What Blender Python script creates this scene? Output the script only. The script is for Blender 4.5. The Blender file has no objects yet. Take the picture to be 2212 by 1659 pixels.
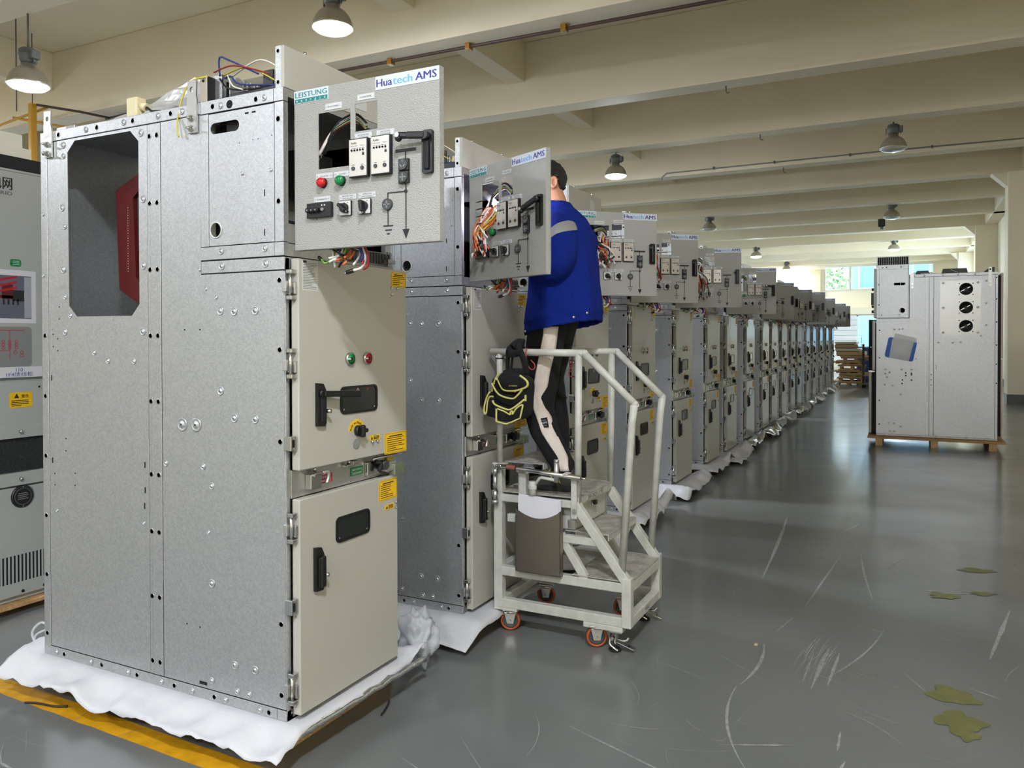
import bpy, bmesh, math, random
from mathutils import Vector, Matrix, Euler, noise
random.seed(7)
PI = math.pi
SC = bpy.context.scene
COL = SC.collection

# ------------------------------------------------------------------ camera
FPX = 1687.5
cam_d = bpy.data.cameras.new('camera')
cam_d.sensor_fit = 'HORIZONTAL'; cam_d.sensor_width = 36.0
cam_d.lens = FPX / 2212 * 36.0
cam_d.shift_x = 0.0
cam_d.shift_y = -(829.5 - 748.3) / 2212
cam_d.clip_start = 0.05; cam_d.clip_end = 300
cam = bpy.data.objects.new('camera', cam_d); COL.objects.link(cam)
YAW, PITCH, ROLL = 0.46786, -0.01078, -0.0020
_f = Vector((-math.sin(YAW) * math.cos(PITCH), math.cos(YAW) * math.cos(PITCH), math.sin(PITCH)))
_r = Vector((math.cos(YAW), math.sin(YAW), 0)); _u = _r.cross(_f)
_r2 = _r * math.cos(ROLL) + _u * math.sin(ROLL); _u2 = -_r * math.sin(ROLL) + _u * math.cos(ROLL)
m = Matrix((( _r2.x, _u2.x, -_f.x, 1.9605), (_r2.y, _u2.y, -_f.y, -2.1036), (_r2.z, _u2.z, -_f.z, 1.5031), (0, 0, 0, 1)))
cam.matrix_world = m
SC.camera = cam

# ------------------------------------------------------------------ world, exposure
SC.view_settings.view_transform = 'Standard'
SC.view_settings.look = 'None'
SC.view_settings.gamma = 1.0
SC.view_settings.use_curve_mapping = False
SC.view_settings.exposure = 0.18
SC.cycles.use_denoising = True
SC.cycles.max_bounces = 8
SC.cycles.diffuse_bounces = 5
SC.cycles.sample_clamp_indirect = 6.0
SC.cycles.caustics_reflective = False
SC.cycles.caustics_refractive = False
W = bpy.data.worlds.new('world'); SC.world = W; W.use_nodes = True
_bg = W.node_tree.nodes['Background']
_bg.inputs[0].default_value = (0.74, 0.89, 1.0, 1); _bg.inputs[1].default_value = 11.0
LAMP_STRENGTH = 640.0      # radiance of a lit lamp's glass

# ------------------------------------------------------------------ materials
def lin(c):
    return tuple((v / 12.92 if v <= 0.04045 else ((v + 0.055) / 1.055) ** 2.4) for v in c)
MATS = {}
def mat(name, rgb, rough=0.5, metal=0.0, bump=0.0, bscale=60.0, var=0.0, vscale=6.0, spec=0.5, emit=None, estr=0.0, alpha=1.0, trans=0.0, coat=0.0, stretch=None):
    if name in MATS: return MATS[name]
    m = bpy.data.materials.new(name); m.use_nodes = True
    nt = m.node_tree; b = nt.nodes['Principled BSDF']
    c = lin([v / 255 for v in rgb]) + (1,)
    b.inputs['Base Color'].default_value = c
    b.inputs['Roughness'].default_value = rough
    b.inputs['Metallic'].default_value = metal
    b.inputs['Specular IOR Level'].default_value = spec
    if coat: b.inputs['Coat Weight'].default_value = coat; b.inputs['Coat Roughness'].default_value = 0.1
    if trans: b.inputs['Transmission Weight'].default_value = trans
    if alpha < 1: b.inputs['Alpha'].default_value = alpha
    if emit:
        b.inputs['Emission Color'].default_value = lin([v / 255 for v in emit]) + (1,)
        b.inputs['Emission Strength'].default_value = estr
    tc = None
    if bump or var:
        tc = nt.nodes.new('ShaderNodeTexCoord')
        src = tc.outputs['Object']
        if stretch:
            mp = nt.nodes.new('ShaderNodeMapping'); mp.inputs['Scale'].default_value = stretch
            nt.links.new(src, mp.inputs['Vector']); src = mp.outputs['Vector']
    if bump:
        n = nt.nodes.new('ShaderNodeTexNoise'); n.inputs['Scale'].default_value = bscale; n.inputs['Detail'].default_value = 3
        nt.links.new(src, n.inputs['Vector'])
        bp = nt.nodes.new('ShaderNodeBump'); bp.inputs['Strength'].default_value = bump; bp.inputs['Distance'].default_value = 0.01
        nt.links.new(n.outputs['Fac'], bp.inputs['Height']); nt.links.new(bp.outputs['Normal'], b.inputs['Normal'])
    if var:
        n = nt.nodes.new('ShaderNodeTexNoise'); n.inputs['Scale'].default_value = vscale; n.inputs['Detail'].default_value = 5
        nt.links.new(src, n.inputs['Vector'])
        r = nt.nodes.new('ShaderNodeValToRGB')
        r.color_ramp.elements[0].position = 0.32; r.color_ramp.elements[1].position = 0.68
        r.color_ramp.elements[0].color = tuple(max(0, v * (1 - var)) for v in c[:3]) + (1,)
        r.color_ramp.elements[1].color = tuple(min(1, v * (1 + var)) for v in c[:3]) + (1,)
        nt.links.new(n.outputs['Fac'], r.inputs['Fac']); nt.links.new(r.outputs['Color'], b.inputs['Base Color'])
    MATS[name] = m
    return m

def nd(nt, t, **kw):
    n = nt.nodes.new(t)
    for k, v in kw.items(): setattr(n, k, v)
    return n

def galv_material():
    m = mat('galvanised_steel', (186, 188, 190), 0.42, 0.85)
    nt = m.node_tree; b = nt.nodes['Principled BSDF']
    tc = nd(nt, 'ShaderNodeTexCoord')
    v = nd(nt, 'ShaderNodeTexVoronoi'); v.inputs['Scale'].default_value = 160
    nt.links.new(tc.outputs['Object'], v.inputs['Vector'])
    r = nd(nt, 'ShaderNodeValToRGB')
    r.color_ramp.elements[0].color = (0.50, 0.515, 0.53, 1); r.color_ramp.elements[1].color = (0.61, 0.622, 0.63, 1)
    sep = nd(nt, 'ShaderNodeSeparateColor'); nt.links.new(v.outputs['Color'], sep.inputs[0])
    nt.links.new(sep.outputs[0], r.inputs['Fac']); nt.links.new(r.outputs['Color'], b.inputs['Base Color'])
    mr = nd(nt, 'ShaderNodeMapRange'); mr.inputs['To Min'].default_value = 0.34; mr.inputs['To Max'].default_value = 0.44
    nt.links.new(sep.outputs[1], mr.inputs['Value']); nt.links.new(mr.outputs['Result'], b.inputs['Roughness'])
    n = nd(nt, 'ShaderNodeTexNoise'); n.inputs['Scale'].default_value = 350; n.inputs['Detail'].default_value = 2
    nt.links.new(tc.outputs['Object'], n.inputs['Vector'])
    bp = nd(nt, 'ShaderNodeBump'); bp.inputs['Strength'].default_value = 0.25; bp.inputs['Distance'].default_value = 0.002
    nt.links.new(n.outputs['Fac'], bp.inputs['Height']); nt.links.new(bp.outputs['Normal'], b.inputs['Normal'])
    return m
GALV = galv_material()
PAINT = mat('light_grey_paint', (178, 176, 166), 0.38, bump=0.05, bscale=420, coat=0.35)
LVPAINT = mat('textured_grey_paint', (165, 165, 159), 0.30, bump=0.55, bscale=230)
BLACK = mat('black_plastic', (18, 18, 19), 0.38)
BLACKM = mat('black_matt', (14, 14, 15), 0.7)
DARK = mat('dark_hole', (5, 5, 6), 0.9)
STEEL = mat('bright_steel', (205, 205, 203), 0.22, 1.0)
ZINC = mat('zinc_plate', (200, 200, 196), 0.35, 0.9, bump=0.1, bscale=30)
SS = mat('brushed_stainless', (150, 142, 130), 0.33, 0.95, bump=0.10, bscale=200, stretch=(1, 1, 12))
YEL = mat('label_yellow', (236, 190, 22), 0.45)
REDL = mat('label_red', (176, 26, 44), 0.45)
GRNL = mat('label_green', (18, 128, 62), 0.45)
WHITE = mat('white_plastic', (206, 206, 203), 0.42)
PLATE = mat('nameplate_white', (196, 198, 198), 0.4)
INK = mat('ink_black', (28, 28, 30), 0.6)
GREY_D = mat('dark_grey_plastic', (62, 64, 66), 0.5)
GREY_M = mat('mid_grey', (130, 132, 132), 0.5)
REDLAMP = mat('red_lens', (190, 22, 30), 0.2)
GRNLAMP = mat('green_lens', (10, 120, 60), 0.2)
NAVY = mat('logo_navy', (44, 52, 132), 0.5)
SKYB = mat('logo_blue', (100, 164, 222), 0.5)
TEAL = mat('logo_teal', (20, 122, 116), 0.5)
SIGNW = mat('sign_white', (198, 206, 216), 0.4)
ALUC = mat('brushed_aluminium', (198, 193, 185), 0.4, 0.35)
GLASSD = mat('smoked_window', (30, 34, 34), 0.08, 0.0, spec=0.6)
BUSRED = mat('heat_shrink_red', (86, 20, 19), 0.42)
COPPER = mat('tinned_copper', (214, 206, 190), 0.3, 0.9)
PAPER = mat('white_paper', (214, 214, 220), 0.75)
SHEET = mat('white_packing_sheet', (194, 195, 199), 0.5, bump=0.8, bscale=10)
FOIL = mat('silver_foil', (226, 228, 232), 0.2, 1.0, bump=0.6, bscale=40)
FOILB = mat('foil_bag_silver', (222, 225, 230), 0.28, 0.55, bump=0.5, bscale=40)
WOOD = mat('plywood', (184, 146, 98), 0.7, var=0.25, vscale=7, stretch=(1, 9, 9))
WOODP = mat('pale_pine', (206, 172, 124), 0.7, var=0.2, vscale=8, stretch=(1, 9, 9))
CLEAR = mat('clear_film', (235, 238, 240), 0.15, spec=0.6, alpha=0.35)
TROL = mat('worn_white_enamel', (190, 190, 181), 0.42, var=0.10, vscale=22, bump=0.08, bscale=90)
TREAD = mat('worn_tread_plate', (172, 168, 158), 0.5, 0.25, var=0.22, vscale=14, bump=0.2, bscale=60)
ORANGE = mat('orange_polyurethane', (168, 80, 34), 0.5)
BLUEJ = mat('royal_blue_cotton', (8, 33, 120), 0.9, bump=0.35, bscale=40, spec=0.2)
BLACKC = mat('black_cloth', (12, 12, 13), 0.95, bump=0.3, bscale=60)
STRIPE = mat('off_white_cloth', (212, 200, 190), 0.9, var=0.10, vscale=9, bump=0.3, bscale=60)
REFL = mat('grey_reflective_tape', (140, 140, 140), 0.45)
SKIN = mat('skin', (186, 134, 104), 0.55, bump=0.08, bscale=120)
HAIR = mat('black_hair', (20, 16, 15), 0.55, bump=0.8, bscale=150, stretch=(4, 4, 1))
PIPING = mat('lime_piping', (206, 200, 120), 0.6)
SHOE = mat('dark_olive_shoe', (58, 56, 46), 0.8, bump=0.3, bscale=90)
RUBBER = mat('black_rubber', (24, 24, 23), 0.8)
LIME = mat('lime_lace', (196, 200, 60), 0.6)
LEFTC = mat('grey_cabinet_paint', (170, 174, 170), 0.4, bump=0.1, bscale=300)
CREAMB = mat('cream_box', (226, 224, 212), 0.6)
GUNM = mat('lamp_grey_cast', (98, 100, 98), 0.5, 0.3)
REFLECT = mat('lamp_reflector', (188, 182, 168), 0.32, 0.75)
PIPEB = mat('brown_pipe', (70, 50, 42), 0.5)
BRASS = mat('brass_clamp', (166, 120, 44), 0.4, 0.6)
PIPEY = mat('yellow_pipe', (190, 140, 30), 0.5)
BLUEP = mat('blue_clipboard', (28, 92, 176), 0.45)
LAMPON = mat('lamp_glass_lit', (255, 255, 255), 0.4, emit=(240, 245, 255), estr=LAMP_STRENGTH)
LAMPOFF = mat('lamp_glass_unlit', (206, 206, 200), 0.15, 0.2)
LEDON = mat('led_lit', (255, 255, 255), 0.4, emit=(236, 232, 255), estr=260.0)
WIREC = [mat('wire_orange', (206, 100, 40), 0.5), mat('wire_white', (220, 218, 210), 0.5), mat('wire_red', (150, 34, 34), 0.5),
         mat('wire_green', (120, 170, 60), 0.5), mat('wire_blue', (36, 50, 120), 0.5), mat('wire_black', (22, 22, 24), 0.5), mat('wire_yellow', (200, 186, 60), 0.5)]

# ------------------------------------------------------------------ mesh builder
def text_mesh(s, size, bold=0.0, res=2):
    cu = bpy.data.curves.new('t', 'FONT'); cu.body = s; cu.size = size
    cu.resolution_u = res; cu.fill_mode = 'FRONT' if hasattr(cu, 'fill_mode') else cu.fill_mode
    cu.align_x = 'LEFT'
    o = bpy.data.objects.new('t', cu); COL.objects.link(o)
    dg = bpy.context.evaluated_depsgraph_get(); dg.update()
    me = bpy.data.meshes.new_from_object(o.evaluated_get(dg))
    bpy.data.objects.remove(o); bpy.data.curves.remove(cu)
    return me

class MB:
    def __init__(s):
        s.bm = bmesh.new(); s.mats = []
    def mi(s, m):
        if m not in s.mats: s.mats.append(m)
        return s.mats.index(m)
    def _merge(s, tmp, m, M=None, smooth=False):
        i = s.mi(m) if m is not None else None
        if M is not None: bmesh.ops.transform(tmp, matrix=M, verts=tmp.verts)
        vm = {}
        for v in tmp.verts: vm[v] = s.bm.verts.new(v.co)
        for f in tmp.faces:
            try: nf = s.bm.faces.new([vm[v] for v in f.verts])
            except ValueError: continue
            nf.material_index = i; nf.smooth = smooth or f.smooth
        tmp.free()
    def box(s, x0, x1, y0, y1, z0, z1, m, bev=0.0, M=None, seg=2):
        t = bmesh.new()
        bmesh.ops.create_cube(t, size=1)
        for v in t.verts:
            v.co = Vector(((x0 + x1) / 2 + v.co.x * (x1 - x0), (y0 + y1) / 2 + v.co.y * (y1 - y0), (z0 + z1) / 2 + v.co.z * (z1 - z0)))
        if bev: bmesh.ops.bevel(t, geom=t.edges[:], offset=bev, segments=seg, profile=0.5, affect='EDGES')
        s._merge(t, m, M); return s
    def face(s, pts, m, smooth=False):
        i = s.mi(m)
        f = s.bm.faces.new([s.bm.verts.new(Vector(p)) for p in pts]); f.material_index = i; f.smooth = smooth
        return s
    def cyl(s, p0, p1, r, m, seg=14, r2=None, smooth=True):
        p0, p1 = Vector(p0), Vector(p1); d = p1 - p0
        t = bmesh.new()
        bmesh.ops.create_cone(t, cap_ends=True, segments=seg, radius1=r, radius2=r if r2 is None else r2, depth=d.length)
        q = d.normalized().to_track_quat('Z', 'Y').to_matrix().to_4x4()
        M = Matrix.Translation((p0 + p1) / 2) @ q
        for f in t.faces: f.smooth = smooth and len(f.verts) == 4
        s._merge(t, m, M); return s
    def tube(s, pts, r, m, seg=7, caps=True):
        pts = [Vector(p) for p in pts]; n = len(pts); i = s.mi(m)
        rs = r if isinstance(r, (list, tuple)) else [r] * n
        tan = []
        for k in range(n):
            a = pts[max(0, k - 1)]; b = pts[min(n - 1, k + 1)]
            d = b - a; tan.append(d.normalized() if d.length > 1e-9 else Vector((0, 0, 1)))
        up = Vector((0, 0, 1)) if abs(tan[0].z) < 0.9 else Vector((1, 0, 0))
        nx = tan[0].cross(up).normalized()
        rings = []
        for k in range(n):
            nx = (nx - tan[k] * nx.dot(tan[k])).normalized(); ny = tan[k].cross(nx)
            rings.append([s.bm.verts.new(pts[k] + (nx * math.cos(2 * PI * j / seg) + ny * math.sin(2 * PI * j / seg)) * rs[k]) for j in range(seg)])
        for k in range(n - 1):
            for j in range(seg):
                f = s.bm.faces.new((rings[k][j], rings[k][(j + 1) % seg], rings[k + 1][(j + 1) % seg], rings[k + 1][j])); f.smooth = True; f.material_index = i
        if caps:
            for R in (rings[0][::-1], rings[-1]):
                f = s.bm.faces.new(R); f.material_index = i
        return s
    def bar(s, p0, p1, w, h, m, up=(0, 0, 1), bev=0.0):
        """rectangular section from p0 to p1: w sideways, h along up"""
        p0, p1 = Vector(p0), Vector(p1); d = (p1 - p0); L = d.length; x = d.normalized()
        upv = Vector(up); y = upv.cross(x).normalized(); z = x.cross(y)
        M = Matrix(((x.x, y.x, z.x, p0.x), (x.y, y.y, z.y, p0.y), (x.z, y.z, z.z, p0.z), (0, 0, 0, 1)))
        return s.box(0, L, -w / 2, w / 2, -h / 2, h / 2, m, bev, M)
    def plate(s, outer, holes, t, m, M, bev=0.0):
        """flat plate: outer polygon (2-D) with holes, thickness t behind the local z=0 face, placed by M"""
        tmp = bmesh.new(); edges = []
        for loop in [outer] + list(holes):
            vs = [tmp.verts.new((p[0], p[1], 0)) for p in loop]
            for k in range(len(vs)): edges.append(tmp.edges.new((vs[k], vs[(k + 1) % len(vs)])))
        bmesh.ops.triangle_fill(tmp, use_beauty=True, use_dissolve=False, edges=edges, normal=(0, 0, 1))
        bmesh.ops.dissolve_limit(tmp, angle_limit=0.001, verts=tmp.verts, edges=tmp.edges) if not holes else None
        ret = bmesh.ops.extrude_face_region(tmp, geom=tmp.faces[:])
        bmesh.ops.translate(tmp, vec=(0, 0, -t), verts=[g for g in ret['geom'] if isinstance(g, bmesh.types.BMVert)])
        bmesh.ops.recalc_face_normals(tmp, faces=tmp.faces)
        s._merge(tmp, m, M); return s
    def lathe(s, prof, c, m, seg=24, M=None, smooth=True, caps=True):
        i = s.mi(m); c = Vector(c); rings = []
        for r, z in prof:
            ring = []
            for j in range(seg):
                p = Vector((r * math.cos(2 * PI * j / seg), r * math.sin(2 * PI * j / seg), z))
                if M is not None: p = M @ p
                ring.append(s.bm.verts.new(c + p))
            rings.append(ring)
        for k in range(len(rings) - 1):
            for j in range(seg):
                f = s.bm.faces.new((rings[k][j], rings[k][(j + 1) % seg], rings[k + 1][(j + 1) % seg], rings[k + 1][j])); f.smooth = smooth; f.material_index = i
        for R in (rings[0][::-1], rings[-1]) if caps else ():
            f = s.bm.faces.new(R); f.material_index = i
        return s
    def ball(s, c, r, m, sx=1, sy=1, sz=1, seg=14, rot=None):
        t = bmesh.new(); bmesh.ops.create_uvsphere(t, u_segments=seg, v_segments=max(6, seg * 2 // 3), radius=r)
        for f in t.faces: f.smooth = True
        M = Matrix.Translation(Vector(c)) @ (rot.to_4x4() if rot is not None else Matrix()) @ Matrix.Diagonal((sx, sy, sz, 1))
        s._merge(t, m, M); return s
    def loft(s, rings, m, closed=True, caps=True, smooth=True):
        i = s.mi(m); R = [[s.bm.verts.new(Vector(p)) for p in ring] for ring in rings]
        n = len(R[0])
        for k in range(len(R) - 1):
            for j in range(n if closed else n - 1):
                f = s.bm.faces.new((R[k][j], R[k][(j + 1) % n], R[k + 1][(j + 1) % n], R[k + 1][j])); f.smooth = smooth; f.material_index = i
        if caps and closed:
            for X in (R[0][::-1], R[-1]):
                f = s.bm.faces.new(X); f.material_index = i; f.smooth = smooth
        return s
    def text(s, body, size, m, o, xd, yd, align='l', bold=0.0, lift=0.0006, width=None, res=2):
        me = text_mesh(body, size, bold, res)
        if not me.vertices: return s
        x0 = min(v.co.x for v in me.vertices); x1 = max(v.co.x for v in me.vertices)
        sx = 1.0
        if width: sx = width / (x1 - x0)
        off = {'l': x0, 'c': (x0 + x1) / 2, 'r': x1}[align]
        xd, yd, o = Vector(xd), Vector(yd), Vector(o); zd = xd.cross(yd)
        for k, dx in enumerate((0,) if not bold else (-bold * size * 1.4, 0, bold * size * 1.4)):
            t = bmesh.new(); t.from_mesh(me)
            for v in t.verts: v.co = o + xd * ((v.co.x - off) * sx + dx) + yd * v.co.y + zd * (lift + k * .00004)
            s._merge(t, m)
        bpy.data.meshes.remove(me)
        return s
    def build(s, name, parent=None, loc=None, rot=None, recalc=False, autosmooth=False):
        if recalc: bmesh.ops.recalc_face_normals(s.bm, faces=s.bm.faces)
        me = bpy.data.meshes.new(name); s.bm.to_mesh(me); s.bm.free()
        for m in s.mats: me.materials.append(m)
        o = bpy.data.objects.new(name, me); COL.objects.link(o)
        if parent: o.parent = parent
        if loc: o.location = loc
        if rot: o.rotation_euler = rot
        return o

def thing(name, label, cat, loc=(0, 0, 0), rz=0.0, group=None):
    o = bpy.data.objects.new(name, None); COL.objects.link(o); o.empty_display_size = 0.1
    o.location = loc; o.rotation_euler = (0, 0, rz)
    return tag(o, label, cat, group)
def tag(o, label, cat, group=None):
    o['label'] = label; o['category'] = cat
    if group: o['group'] = group
    return o
def structure(o, label=None):
    o['kind'] = 'structure'
    if label: o['label'] = label
    return o
def kids(o): return [c for c in bpy.data.objects if c.parent == o]
def copy_tree(o, parent=None, skip=()):
    c = o.copy(); COL.objects.link(c); c.parent = parent
    for ch in kidmap.get(o.name, kids(o)):
        if ch.name.split('.')[0] in skip: continue
        copy_tree(ch, c, skip)
    return c
kidmap = {}
def modified(o, mods):
    """bake modifiers [(type, {settings})] into the object's own mesh"""
    for t, kw in mods:
        md = o.modifiers.new(t, t)
        for k, v in kw.items(): setattr(md, k, v)
    dg = bpy.context.evaluated_depsgraph_get(); dg.update()
    me = bpy.data.meshes.new_from_object(o.evaluated_get(dg))
    old = o.data; mats = list(old.materials)
    o.modifiers.clear(); o.data = me
    if not me.materials:
        for x in mats: me.materials.append(x)
    me.name = o.name; bpy.data.meshes.remove(old)
    for p in me.polygons: p.use_smooth = True
    return o
def frame(o, x, y, z=None):
    x, y = Vector(x), Vector(y); z = x.cross(y)
    return Matrix(((x.x, y.x, z.x, o[0]), (x.y, y.y, z.y, o[1]), (x.z, y.z, z.z, o[2]), (0, 0, 0, 1)))
def rrect(x0, x1, y0, y1, r, n=5):
    pts = []
    for cx, cy, a0 in ((x1 - r, y1 - r, 0), (x0 + r, y1 - r, 90), (x0 + r, y0 + r, 180), (x1 - r, y0 + r, 270)):
        for k in range(n + 1):
            a = math.radians(a0 + 90 * k / n); pts.append((cx + r * math.cos(a), cy + r * math.sin(a)))
    return pts
def circle(cx, cy, r, n=20, ry=None):
    return [(cx + r * math.cos(2 * PI * k / n), cy + (ry or r) * math.sin(2 * PI * k / n)) for k in range(n)]
def spline(pts, n=8):
    pts = [Vector(p) for p in pts]; out = []
    P = [pts[0]] + pts + [pts[-1]]
    for i in range(1, len(P) - 2):
        for k in range(n):
            t = k / n
            a, b, c, d = P[i - 1], P[i], P[i + 1], P[i + 2]
            out.append(0.5 * ((2 * b) + (c - a) * t + (2 * a - 5 * b + 4 * c - d) * t * t + (3 * b - a - 3 * c + d) * t ** 3))
    out.append(pts[-1]); return out
# ================================================================== SETTING
CEILP = mat('cream_ceiling_paint', (230, 219, 192), 0.6, bump=0.05, bscale=8, var=0.03, vscale=0.8)
WALLP = mat('cream_wall_paint', (236, 226, 200), 0.6, bump=0.05, bscale=10, var=0.03, vscale=0.9)
SKIRT = mat('grey_skirting_paint', (96, 98, 96), 0.5, var=0.15, vscale=5)
BLIND = mat('beige_blind', (206, 194, 158), 0.7)
FRAMEW = mat('white_window_frame', (226, 228, 228), 0.4)
def glass_material():
    m = mat('window_glass', (240, 250, 255), 0.03)
    nt = m.node_tree; out = nt.nodes['Material Output']
    tr = nd(nt, 'ShaderNodeBsdfTransparent'); tr.inputs[0].default_value = (.93, .97, 1, 1)
    gl = nd(nt, 'ShaderNodeBsdfGlossy'); gl.inputs['Roughness'].default_value = .02
    mx = nd(nt, 'ShaderNodeMixShader'); mx.inputs[0].default_value = .06
    nt.links.new(tr.outputs[0], mx.inputs[1]); nt.links.new(gl.outputs[0], mx.inputs[2]); nt.links.new(mx.outputs[0], out.inputs['Surface'])
    return m
GLASS = glass_material()

def dimmed(m0):  # darker pane copy that cuts the daylight through the added windows
    m = m0.copy(); m.name = 'dimmed_glass'
    for n in m.node_tree.nodes:
        if n.type == 'BSDF_TRANSPARENT': n.inputs[0].default_value = (.31, .33, .345, 1)
    return m
GLASS_DIM = dimmed(GLASS)
def floor_material():
    m = mat('grey_epoxy_floor', (112, 115, 116), 0.25)
    nt = m.node_tree; b = nt.nodes['Principled BSDF']
    tc = nd(nt, 'ShaderNodeTexCoord')
    n1 = nd(nt, 'ShaderNodeTexNoise'); n1.inputs['Scale'].default_value = 0.55; n1.inputs['Detail'].default_value = 2; n1.inputs['Roughness'].default_value = 0.5
    nt.links.new(tc.outputs['Object'], n1.inputs['Vector'])
    r1 = nd(nt, 'ShaderNodeValToRGB')
    r1.color_ramp.elements[0].position = 0.3; r1.color_ramp.elements[0].color = lin((0.365, 0.378, 0.378)) + (1,)
    r1.color_ramp.elements[1].position = 0.72; r1.color_ramp.elements[1].color = lin((0.455, 0.463, 0.458)) + (1,)
    nt.links.new(n1.outputs['Fac'], r1.inputs['Fac'])
    # thin pale scratches in several directions: stretched noise, thresholded
    last = r1.outputs['Color']
    for k, (ang, sc, thr, amt) in enumerate(((0.5, (0.7, 46, 1), 0.68, 0.26), (-0.9, (0.6, 60, 1), 0.685, 0.24), (1.75, (0.9, 40, 1), 0.69, 0.22))):
        vr = nd(nt, 'ShaderNodeVectorRotate', rotation_type='Z_AXIS'); vr.inputs['Angle'].default_value = ang
        nt.links.new(tc.outputs['Object'], vr.inputs['Vector'])
        mp = nd(nt, 'ShaderNodeMapping'); mp.inputs['Scale'].default_value = sc; mp.inputs['Location'].default_value = (3.1 * k, 1.7 * k, 0)
        nt.links.new(vr.outputs['Vector'], mp.inputs['Vector'])
        n2 = nd(nt, 'ShaderNodeTexNoise'); n2.inputs['Scale'].default_value = 1.3; n2.inputs['Detail'].default_value = 5; n2.inputs['Roughness'].default_value = 0.6
        nt.links.new(mp.outputs['Vector'], n2.inputs['Vector'])
        r2 = nd(nt, 'ShaderNodeMapRange'); r2.inputs['From Min'].default_value = thr; r2.inputs['From Max'].default_value = thr + 0.06; r2.inputs['To Max'].default_value = amt
        nt.links.new(n2.outputs['Fac'], r2.inputs['Value'])
        mx = nd(nt, 'ShaderNodeMix', data_type='RGBA'); mx.inputs['B'].default_value = lin((0.66, 0.67, 0.66)) + (1,)
        nt.links.new(r2.outputs['Result'], mx.inputs['Factor']); nt.links.new(last, mx.inputs['A']); last = mx.outputs['Result']
    nt.links.new(last, b.inputs['Base Color'])
    n3 = nd(nt, 'ShaderNodeTexNoise'); n3.inputs['Scale'].default_value = 2.2; n3.inputs['Detail'].default_value = 2
    nt.links.new(tc.outputs['Object'], n3.inputs['Vector'])
    mr = nd(nt, 'ShaderNodeMapRange'); mr.inputs['From Min'].default_value = 0.3; mr.inputs['From Max'].default_value = 0.7; mr.inputs['To Min'].default_value = 0.285; mr.inputs['To Max'].default_value = 0.37
    nt.links.new(n3.outputs['Fac'], mr.inputs['Value']); nt.links.new(mr.outputs['Result'], b.inputs['Roughness'])
    n4 = nd(nt, 'ShaderNodeTexNoise'); n4.inputs['Scale'].default_value = 3.5; n4.inputs['Detail'].default_value = 4
    nt.links.new(tc.outputs['Object'], n4.inputs['Vector'])
    bp = nd(nt, 'ShaderNodeBump'); bp.inputs['Strength'].default_value = 0.07; bp.inputs['Distance'].default_value = 0.02
    nt.links.new(n4.outputs['Fac'], bp.inputs['Height']); nt.links.new(bp.outputs['Normal'], b.inputs['Normal'])
    b.inputs['Coat Weight'].default_value = 0.4; b.inputs['Coat Roughness'].default_value = 0.14
    return m
FLOORM = floor_material()
SCUFF = mat('floor_scuff', (142, 144, 142), 0.5, var=0.25, vscale=40)
GREENP = mat('floor_green_patch', (104, 106, 62), 0.45, var=0.15, vscale=12)
FYEL = mat('floor_line_yellow', (198, 146, 24), 0.38, var=0.16, vscale=16)
XL, XR, YF, YB, ZC = -16.0, 4.6, -9.5, 41.0, 6.3

b = MB()
b.face([(XL, YF, 0), (XR, YF, 0), (XR, YB, 0), (XL, YB, 0)], FLOORM)
# yellow line painted on the floor (wavy, worn edges)
L0, L1 = Vector((-4.2, 0.955)), Vector((1.2, -0.55))
d = (L1 - L0).normalized(); nn = Vector((-d.y, d.x))
def line_pt(t): return L0.lerp(L1, t)
prev = None; rr = random.Random(3)
# measured: edges (-1.646,-.038)-(-.443,-.063)-(.059,-.02) and (-1.49,-.128)-(-.324,-.165)-(-.058,-.078): runs almost along x
yl = [(-6.0, -0.03), (-3.0, -0.035), (-1.65, -0.04), (-0.44, -0.065), (0.3, -0.075), (0.9, -0.08)]
for (xa, ya), (xb, yb) in zip(yl[:-1], yl[1:]):
    N = max(2, int((xb - xa) / 0.08))
    for k in range(N):
        q = []
        for tt in (k / N, (k + 1) / N):
            x = xa + (xb - xa) * tt; y = ya + (yb - ya) * tt
            w0 = 0.006 * noise.noise(Vector((x * 9, 1, 0))); w1 = 0.006 * noise.noise(Vector((x * 9, 5, 0)))
            q.append((x, y + w0, y - 0.098 + w1))
        b.face([(q[0][0], q[0][2], 0.0007), (q[1][0], q[1][2], 0.0007), (q[1][0], q[1][1], 0.0007), (q[0][0], q[0][1], 0.0007)], FYEL)
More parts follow.
